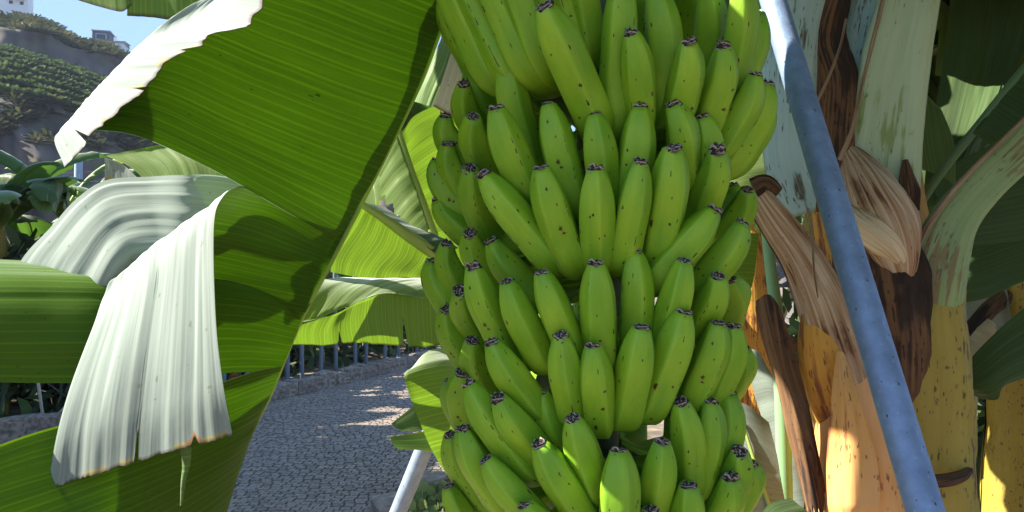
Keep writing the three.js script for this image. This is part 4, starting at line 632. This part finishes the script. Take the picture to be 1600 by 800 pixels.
// leaves in the gap between the big leaf and the bunch
twoFaced('banana_leaf', [[[628, 205, 2.0], [650, 180, 2.02], [690, 160, 2.05]], [[640, 255, 1.99], [670, 230, 2.02], [720, 200, 2.06]], [[655, 310, 1.98], [690, 290, 2.02], [740, 270, 2.06]], [[676, 372, 1.97], [715, 360, 2.01], [760, 350, 2.05]], [[700, 440, 1.96], [730, 430, 2.0], [770, 420, 2.04]]], 'broad green upright leaf half just left of the bunch', 'leaf', { nu: 60, nv: 20, seed: 23, amp: 0.003, tilt: 0.0012, single: true, thick: 0 }, leafGlow, [[615, 180, 1.98, 4], [640, 258, 1.97, 5], [662, 320, 1.96, 6], [684, 385, 1.95, 7], [705, 450, 1.94, 8]]);
twoFaced('banana_leaf', [[[618, 200, 2.0], [606, 230, 1.97], [590, 270, 1.95]], [[638, 258, 1.98], [618, 275, 1.95], [592, 305, 1.93]], [[656, 310, 1.97], [640, 325, 1.94], [622, 345, 1.92]], [[672, 358, 1.96], [660, 368, 1.94], [645, 378, 1.92]]], 'pale sunlit leaf half with combed veins left of the bunch', 'leaf', { nu: 70, nv: 16, tilt: -0.0011, single: true, thick: 0, seed: 24, amp: 0.004, wave: 0.03, vmax: (u) => 0.9 + 0.1 * noise(u * 26, 1, 3) }, leafGlow);
twoFaced('banana_leaf', [[[566, 322, 1.75], [550, 350, 1.74], [520, 395, 1.74], [515, 425, 1.74]], [[598, 342, 1.74], [585, 375, 1.73], [560, 410, 1.72], [552, 432, 1.72]], [[632, 366, 1.73], [622, 395, 1.72], [600, 420, 1.71], [592, 436, 1.71]], [[670, 392, 1.72], [660, 410, 1.71], [645, 425, 1.7], [640, 434, 1.7]], [[710, 420, 1.71], [700, 430, 1.7], [690, 440, 1.69], [685, 446, 1.69]]], 'translucent yellow green leaf half in the gap beside the bunch', 'leaf', { nu: 70, nv: 24, tilt: 0.0016, flip: true, seed: 25, single: true, thick: 0, amp: 0.002 }, leafGlow, [[560, 316, 1.74, 5], [598, 340, 1.73, 7], [632, 364, 1.72, 9], [670, 390, 1.71, 10], [720, 425, 1.7, 11]]);
twoFaced('banana_leaf', [[[562, 318, 1.76], [575, 318, 1.8], [600, 322, 1.85]], [[600, 340, 1.75], [620, 345, 1.78], [645, 352, 1.8]], [[640, 368, 1.74], [660, 368, 1.75], [680, 366, 1.78]], [[690, 402, 1.73], [700, 395, 1.74], [715, 388, 1.76]]], 'grey green leaf half above the translucent one', 'leaf', { nu: 40, nv: 14, tilt: 0.0011, seed: 26 }, MID);
twoFaced('banana_leaf', [[[440, 508, 1.45], [470, 450, 1.5], [520, 436, 1.56], [560, 434, 1.6]], [[490, 500, 1.44], [525, 455, 1.48], [575, 436, 1.53], [620, 434, 1.58]], [[545, 478, 1.43], [580, 450, 1.46], [620, 436, 1.5], [660, 432, 1.56]], [[600, 458, 1.42], [630, 446, 1.45], [660, 440, 1.5], [690, 440, 1.55]], [[660, 466, 1.42], [675, 456, 1.45], [700, 450, 1.5], [720, 450, 1.55]]], 'shaded top of the broad leaf hanging over the road', 'leaf', { nu: 70, nv: 24, tilt: 0.0011, seed: 27, rim: 0.0012, amp: 0.002, single: true, thick: 0 }, leafGlow);
twoFaced('banana_leaf', [[[452, 506, 1.44], [450, 520, 1.43], [456, 540, 1.42]], [[520, 492, 1.43], [510, 515, 1.42], [512, 540, 1.41]], [[560, 472, 1.42], [555, 500, 1.41], [560, 536, 1.4]], [[605, 458, 1.42], [606, 500, 1.41], [612, 542, 1.4]], [[650, 462, 1.42], [652, 500, 1.41], [655, 544, 1.4]], [[720, 466, 1.42], [720, 500, 1.41], [720, 545, 1.4]]], 'bright backlit leaf flap hanging over the road', 'leaf', { nu: 110, nv: 24, tilt: 0.0016, flip: true, seed: 28, single: true, thick: 0, amp: 0.0025, wave: 0.03, brown: 0.0015, vmax: (u) => 1 - 0.06 * Math.abs(noise(u * 9, 1, 3)) - 0.55 * smooth(0.02, 0, Math.abs(u - 0.71)) - 0.35 * smooth(0.012, 0, Math.abs(u - 0.29)) }, leafGlow);
// leaf tucked behind the lower left of the bunch
twoFaced('banana_leaf', [[[640, 585, 1.25], [665, 552, 1.27], [695, 545, 1.3], [722, 560, 1.33]], [[632, 590, 1.2], [668, 580, 1.19], [705, 575, 1.2], [740, 590, 1.22]], [[652, 650, 1.18], [690, 640, 1.165], [720, 640, 1.17], [760, 650, 1.18]], [[684, 720, 1.17], [715, 712, 1.155], [745, 710, 1.15], [790, 710, 1.15]], [[730, 778, 1.16], [755, 770, 1.145], [790, 765, 1.14], [830, 760, 1.14]], [[790, 820, 1.15], [810, 815, 1.14], [840, 810, 1.13], [880, 800, 1.13]]], 'bright green leaf curling behind the lower left bananas', 'leaf', { nu: 90, nv: 40, tilt: 0.0014, seed: 29, rim: 0.0014, amp: 0.0015, single: true, thick: 0 }, leafGlow);
twoFaced('banana_leaf', [[[611, 662, 1.5], [652, 630, 1.52], [705, 590, 1.56]], [[618, 668, 1.5], [658, 650, 1.515], [708, 630, 1.55]], [[628, 674, 1.5], [665, 672, 1.51], [712, 668, 1.54]]], 'upper small dark green leaf tip beside the strut', 'leaf', { nu: 30, nv: 16, seed: 30, rim: 0.003, amp: 0.001, single: true, thick: 0, group: 'small leaf tips by the strut' }, leafPlain);
twoFaced('banana_leaf', [[[609, 682, 1.48], [650, 676, 1.49], [705, 664, 1.52]], [[613, 693, 1.48], [655, 692, 1.49], [708, 690, 1.52]], [[622, 702, 1.485], [660, 704, 1.49], [712, 712, 1.52]]], 'lower small dark green leaf tip beside the strut', 'leaf', { nu: 30, nv: 16, seed: 31, rim: 0.003, amp: 0.001, single: true, thick: 0, group: 'small leaf tips by the strut' }, leafPlain);
// pale dry leaf and stripe leaf at the top of the gap
twoFaced('banana_leaf', [[[712, 60, 1.5], [695, 110, 1.48], [676, 165, 1.47]], [[735, 70, 1.48], [718, 120, 1.46], [700, 178, 1.45]], [[760, 90, 1.47], [745, 140, 1.45], [730, 185, 1.44]]], 'cream sunlit dry leaf at the upper left of the bunch', 'leaf', { nu: 24, nv: 20, seed: 34, brown: 0.006 }, [leafDry, leafDry]);
twoFaced('banana_leaf', [[[690, 50, 1.8], [672, 100, 1.8], [650, 160, 1.8]], [[705, 60, 1.78], [690, 110, 1.77], [668, 165, 1.77]], [[722, 70, 1.77], [708, 120, 1.76], [690, 170, 1.76]]], 'striped pale green leaf behind the midrib at the top of the gap', 'leaf', { nu: 50, nv: 12, seed: 35, amp: 0.005, wave: 0.02 }, [leafPale, leafPale]);
// right of the bunch
twoFaced('banana_leaf', [[[1120, 262, 1.6], [1160, 240, 1.62], [1215, 225, 1.65]], [[1125, 285, 1.58], [1165, 268, 1.58], [1220, 262, 1.6]], [[1130, 310, 1.56], [1170, 300, 1.56], [1225, 300, 1.58]]], 'green leaf between the bunch and the stem, top lit', 'leaf', { nu: 30, nv: 16, seed: 36, single: true, thick: 0 }, leafGlow);
twoFaced('banana_leaf', [[[1150, 372, 1.3], [1170, 364, 1.31], [1186, 366, 1.32]], [[1148, 420, 1.29], [1166, 418, 1.3], [1180, 420, 1.31]], [[1146, 470, 1.29], [1158, 470, 1.3], [1170, 468, 1.31]], [[1142, 520, 1.29], [1148, 520, 1.3], [1154, 516, 1.31]]], 'glowing yellow green leaf edge right of the bunch', 'leaf', { nu: 30, nv: 8, seed: 37, single: true, thick: 0 }, leafGlow);
add((() => { const g = new THREE.Group(); part(g, 'stick', limb(pl([[1194, 320, 1.7, 8], [1202, 400, 1.69, 8.5], [1212, 480, 1.68, 10], [1218, 560, 1.68, 11], [1226, 760, 1.7, 12], [1240, 1500, 1.8, 13]]), { n: 30, m: 12 }), phys({ color: lin(0.22, 0.42, 0.2), roughness: 0.6 })); return g; })(), 'green_stick', 'thin smooth green stick standing between the bunch and the stem', 'stick');
twoFaced('banana_leaf', [[[1160, 545, 1.5], [1185, 550, 1.48], [1205, 590, 1.47]], [[1180, 620, 1.49], [1210, 615, 1.465], [1240, 640, 1.46]], [[1205, 700, 1.48], [1235, 690, 1.45], [1268, 690, 1.45]], [[1215, 780, 1.48], [1250, 770, 1.45], [1285, 770, 1.45]], [[1220, 880, 1.48], [1260, 880, 1.45], [1300, 880, 1.45]]], 'pale waxy sunlit leaf hanging between the bunch and the stem', 'leaf', { nu: 50, nv: 24, seed: 38, flip: true, amp: 0.002 });
twoFaced('banana_leaf', [[[1120, 640, 1.35], [1160, 630, 1.34], [1200, 660, 1.34]], [[1130, 700, 1.34], [1170, 690, 1.325], [1215, 715, 1.32]], [[1140, 760, 1.33], [1180, 750, 1.31], [1222, 760, 1.31]], [[1150, 840, 1.33], [1190, 830, 1.31], [1235, 830, 1.31]]], 'broad green leaf behind the lower right bananas', 'leaf', { nu: 50, nv: 20, flip: true, seed: 39 }, LEAF, [[1160, 660, 1.33, 2], [1182, 730, 1.31, 3], [1205, 800, 1.3, 3], [1225, 860, 1.3, 3]]);
twoFaced('banana_leaf', [[[1175, 830, 1.12], [1200, 790, 1.11], [1235, 778, 1.12]], [[1200, 840, 1.11], [1225, 810, 1.1], [1262, 800, 1.11]], [[1230, 850, 1.11], [1255, 830, 1.1], [1290, 830, 1.11]]], 'dark green leaf tip at the bottom edge left of the stem', 'leaf', { nu: 24, nv: 14, seed: 40 }, [leafPlain, leafPlain]);
// right edge: dark leaves in front of and beside the stem
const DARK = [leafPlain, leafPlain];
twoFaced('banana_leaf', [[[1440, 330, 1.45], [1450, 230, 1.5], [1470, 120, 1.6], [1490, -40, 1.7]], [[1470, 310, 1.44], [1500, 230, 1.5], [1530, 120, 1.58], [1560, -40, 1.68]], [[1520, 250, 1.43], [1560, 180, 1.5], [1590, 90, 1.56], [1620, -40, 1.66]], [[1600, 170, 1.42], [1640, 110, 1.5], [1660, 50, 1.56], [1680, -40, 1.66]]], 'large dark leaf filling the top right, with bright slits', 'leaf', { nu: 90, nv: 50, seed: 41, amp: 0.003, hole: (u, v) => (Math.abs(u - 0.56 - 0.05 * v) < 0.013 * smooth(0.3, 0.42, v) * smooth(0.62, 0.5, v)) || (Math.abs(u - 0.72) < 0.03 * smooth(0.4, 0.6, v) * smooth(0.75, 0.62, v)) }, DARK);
twoFaced('banana_leaf', [[[1424, 120, 1.4], [1424, 200, 1.38], [1430, 262, 1.37]], [[1450, 150, 1.39], [1460, 220, 1.37], [1470, 275, 1.36]], [[1470, 170, 1.38], [1490, 225, 1.365], [1492, 292, 1.355]]], 'grey green leaf face right of the broad pale stalk', 'leaf', { nu: 30, nv: 20, seed: 42 }, MID);
twoFaced('banana_leaf', [[[1520, 208, 1.25], [1545, 225, 1.24], [1562, 238, 1.24]], [[1545, 172, 1.24], [1580, 195, 1.22], [1610, 215, 1.22]], [[1580, 130, 1.23], [1620, 150, 1.21], [1660, 180, 1.2]], [[1630, 70, 1.22], [1680, 100, 1.2], [1720, 130, 1.2]]], 'dark blue green leaf at the right edge above the bent stalk', 'leaf', { nu: 40, nv: 20, seed: 43, ribMat: darkStemMat }, DARK, [[1424, 340, 1.33, 6], [1470, 270, 1.29, 7], [1530, 195, 1.25, 7], [1590, 120, 1.23, 7], [1660, 40, 1.22, 7]]);
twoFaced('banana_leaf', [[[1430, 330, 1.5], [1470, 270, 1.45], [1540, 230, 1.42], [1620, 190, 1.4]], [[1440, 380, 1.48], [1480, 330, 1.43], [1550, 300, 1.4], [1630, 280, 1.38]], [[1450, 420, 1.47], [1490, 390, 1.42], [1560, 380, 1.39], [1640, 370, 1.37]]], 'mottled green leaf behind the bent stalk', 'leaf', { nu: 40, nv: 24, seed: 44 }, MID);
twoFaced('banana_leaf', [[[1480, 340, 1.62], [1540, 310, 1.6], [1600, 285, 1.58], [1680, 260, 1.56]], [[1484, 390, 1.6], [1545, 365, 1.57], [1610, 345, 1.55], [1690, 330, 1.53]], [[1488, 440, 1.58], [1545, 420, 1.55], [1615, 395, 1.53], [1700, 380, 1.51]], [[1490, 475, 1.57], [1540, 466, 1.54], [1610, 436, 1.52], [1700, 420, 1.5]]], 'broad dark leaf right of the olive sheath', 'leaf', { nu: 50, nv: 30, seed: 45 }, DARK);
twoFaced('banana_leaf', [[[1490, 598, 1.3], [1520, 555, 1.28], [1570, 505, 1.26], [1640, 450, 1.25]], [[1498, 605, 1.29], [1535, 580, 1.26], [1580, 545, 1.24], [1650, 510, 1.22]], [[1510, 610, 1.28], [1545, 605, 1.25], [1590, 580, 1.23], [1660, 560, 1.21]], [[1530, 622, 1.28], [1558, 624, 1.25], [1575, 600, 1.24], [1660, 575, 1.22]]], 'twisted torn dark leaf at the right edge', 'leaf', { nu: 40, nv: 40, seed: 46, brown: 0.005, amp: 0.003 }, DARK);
for (const [rows, l] of [
  [[[[1495, 470, 2.25], [1530, 450, 2.15], [1570, 430, 2.05]], [[1510, 530, 2.2], [1545, 510, 2.1], [1580, 495, 2.0]], [[1530, 590, 2.17], [1555, 570, 2.07], [1590, 560, 1.97]]], 'left of two pale sunlit leaves seen through the gap right of the stem'],
  [[[[1572, 440, 2.3], [1600, 420, 2.22], [1640, 400, 2.1]], [[1575, 500, 2.28], [1605, 490, 2.2], [1640, 480, 2.07]], [[1580, 560, 2.27], [1610, 550, 2.18], [1640, 550, 2.06]]], 'right of two pale sunlit leaves seen through the gap right of the stem'],
]) twoFaced('banana_leaf', rows, l, 'leaf', { nu: 30, nv: 14, seed: 47, group: 'pale leaves behind the stem' }, [leafUnder, leafUnder]);
// ---------------------------------------------------------------- neighbouring plants on this side of the road
{
  const at = [[-0.2, -4.3, 2.0, 'banana plant behind the bunch, leaves showing in the gap at its left'], [1.68, -2.55, 1.9, 'stout sunlit banana stem at the right edge behind the twisted leaf'], [0.95, -3.1, 1.8, 'banana plant behind the bunch and the green stick'], [3.1, -4.0, 2.1, 'banana plant deep behind the right edge'], [1.9, -4.8, 2.0, 'banana plant behind the near stem, second row'], [0.6, -5.6, 1.7, 'banana plant behind the bunch, second row'], [4.6, -6.2, 2.1, 'banana plant at the back right, third row'], [3.0, -7.4, 2.1, 'banana plant at the back behind the near stem, third row'], [1.9, -2.0, 2.2, 'banana plant just right of the frame, its leaves over the stem'], [1.75, 0.25, 2.0, 'added banana plant out of view right of the camera, blocking side fill light'], [-5.9, -4.9, 2.5, 'banana plant out of view left of the road, low one in front'], [-6.3, -5.6, 2.9, 'banana plant out of view left of the road, nearest'], [-7.2, -7.0, 2.9, 'banana plant out of view left of the road, farther'], [-5.6, -4.4, 2.8, 'banana plant out of view left of the road, by the camera']];  // plant right of camera is added to narrow the light on the bunch
  at.forEach(([x, z, h, l], i) => bananaPlant(x, z, h, 500 + 13 * i, l, 'banana plants on the near side', i > 8 ? 17 : 9, i && i < 3 ? 3 : i ? 2 : 0, i ? 1 : 0.7));
}
{ // stones and low weeds at the road edge
  const r = rng(55), st = (s) => { const g = new THREE.IcosahedronGeometry(1, 2), p = g.attributes.position; for (let i = 0; i < p.count; i++) { const x = p.getX(i), y = p.getY(i), z = p.getZ(i), k = 1 + 0.35 * (fbm(x * 1.3 + s, y * 1.3 + z, s, 3)) ; p.setXYZ(i, clamp(x, -0.8, 0.8) * k, clamp(y, -0.6, 0.6) * k, clamp(z, -0.75, 0.75) * k); } g.computeVertexNormals(); return g; };
  const sg = [st(1), st(2), st(3)];
  const put = (px, py, sx, sy, l, k) => { const m = mesh(sg[k % 3], stoneMats[2]); const p = G(px, py); m.position.set(p.x, sy * 0.3, p.z); m.scale.set(sx, sy, sx * 0.8); m.rotation.y = k; add(m, 'edge_stone', l, 'stone', 'stones along the road edge'); };
  put(684, 778, 0.2, 0.16, 'largest rounded stone at the road edge behind the strut', 1); put(612, 800, 0.2, 0.1, 'stone at the foot of the strut by the road', 2); put(722, 790, 0.16, 0.14, 'stone under the curling green leaf', 3); put(655, 762, 0.13, 0.07, 'small stone at the road edge, farther up the road', 4);
  const leaf = new THREE.CircleGeometry(0.018, 6), N = 1500, im = new THREE.InstancedMesh(leaf, phys({ roughness: 1, transmission: 0.4, side: 2 }), N), M = new THREE.Matrix4(), q = new THREE.Quaternion(), e = new THREE.Euler();
  for (let i = 0; i < N; i++) { const t = r(), p = G(640 + 110 * r(), 770 + 60 * r()); e.set(-1.2 + r() * 1.4, r() * 6.3, r()); q.setFromEuler(e); const s = 0.6 + 1.2 * r(); M.compose(V(p.x, 0.01 + 0.16 * r() * r(), p.z), q, V(s, s * 1.3, s)); im.setMatrixAt(i, M); im.setColorAt(i, lin(...mixc([0.12, 0.2, 0.04], [0.3, 0.34, 0.1], r()))); }
  im.castShadow = true; add(im, 'weeds', 'low leafy weeds among the stones at the road edge', 'weeds', null, 'stuff');
}
{ // low growth under the plants on the near side
  const r = rng(79), leaf = new THREE.CircleGeometry(0.1, 5).scale(0.4, 1.3, 1), N = 7000, im = new THREE.InstancedMesh(leaf, phys({ color: lin(0.06, 0.095, 0.03), roughness: 1, transmission: 0.25, side: 2 }), N), M = new THREE.Matrix4(), q = new THREE.Quaternion(), e = new THREE.Euler();
  for (let i = 0; i < N; i++) { const z = -3.2 - 7 * r(), x = 0.16 * -z + 0.4 + 5 * r(); e.set(r() * 6.3, r() * 6.3, r() * 6.3); q.setFromEuler(e); const s = 0.6 + 1.2 * r(); M.compose(V(x + Math.max(0, (-z - 6) * 0.45), 0.04 + 1.3 * r() * r(), z), q, V(s, s, s)); im.setMatrixAt(i, M); const k = 0.5 + r(); im.setColorAt(i, lin(k, k, k * (0.6 + 0.5 * r()))); }
  add(im, 'undergrowth', 'dark low growth under the banana plants behind the near stem', 'undergrowth', null, 'stuff');
}
scene.fog = new THREE.FogExp2(0xcfdcf2, 0.0002);
scene.traverse((o) => { if (o.isMesh) { o.castShadow = true; o.receiveShadow = true; } });
renderer.render(scene, camera);
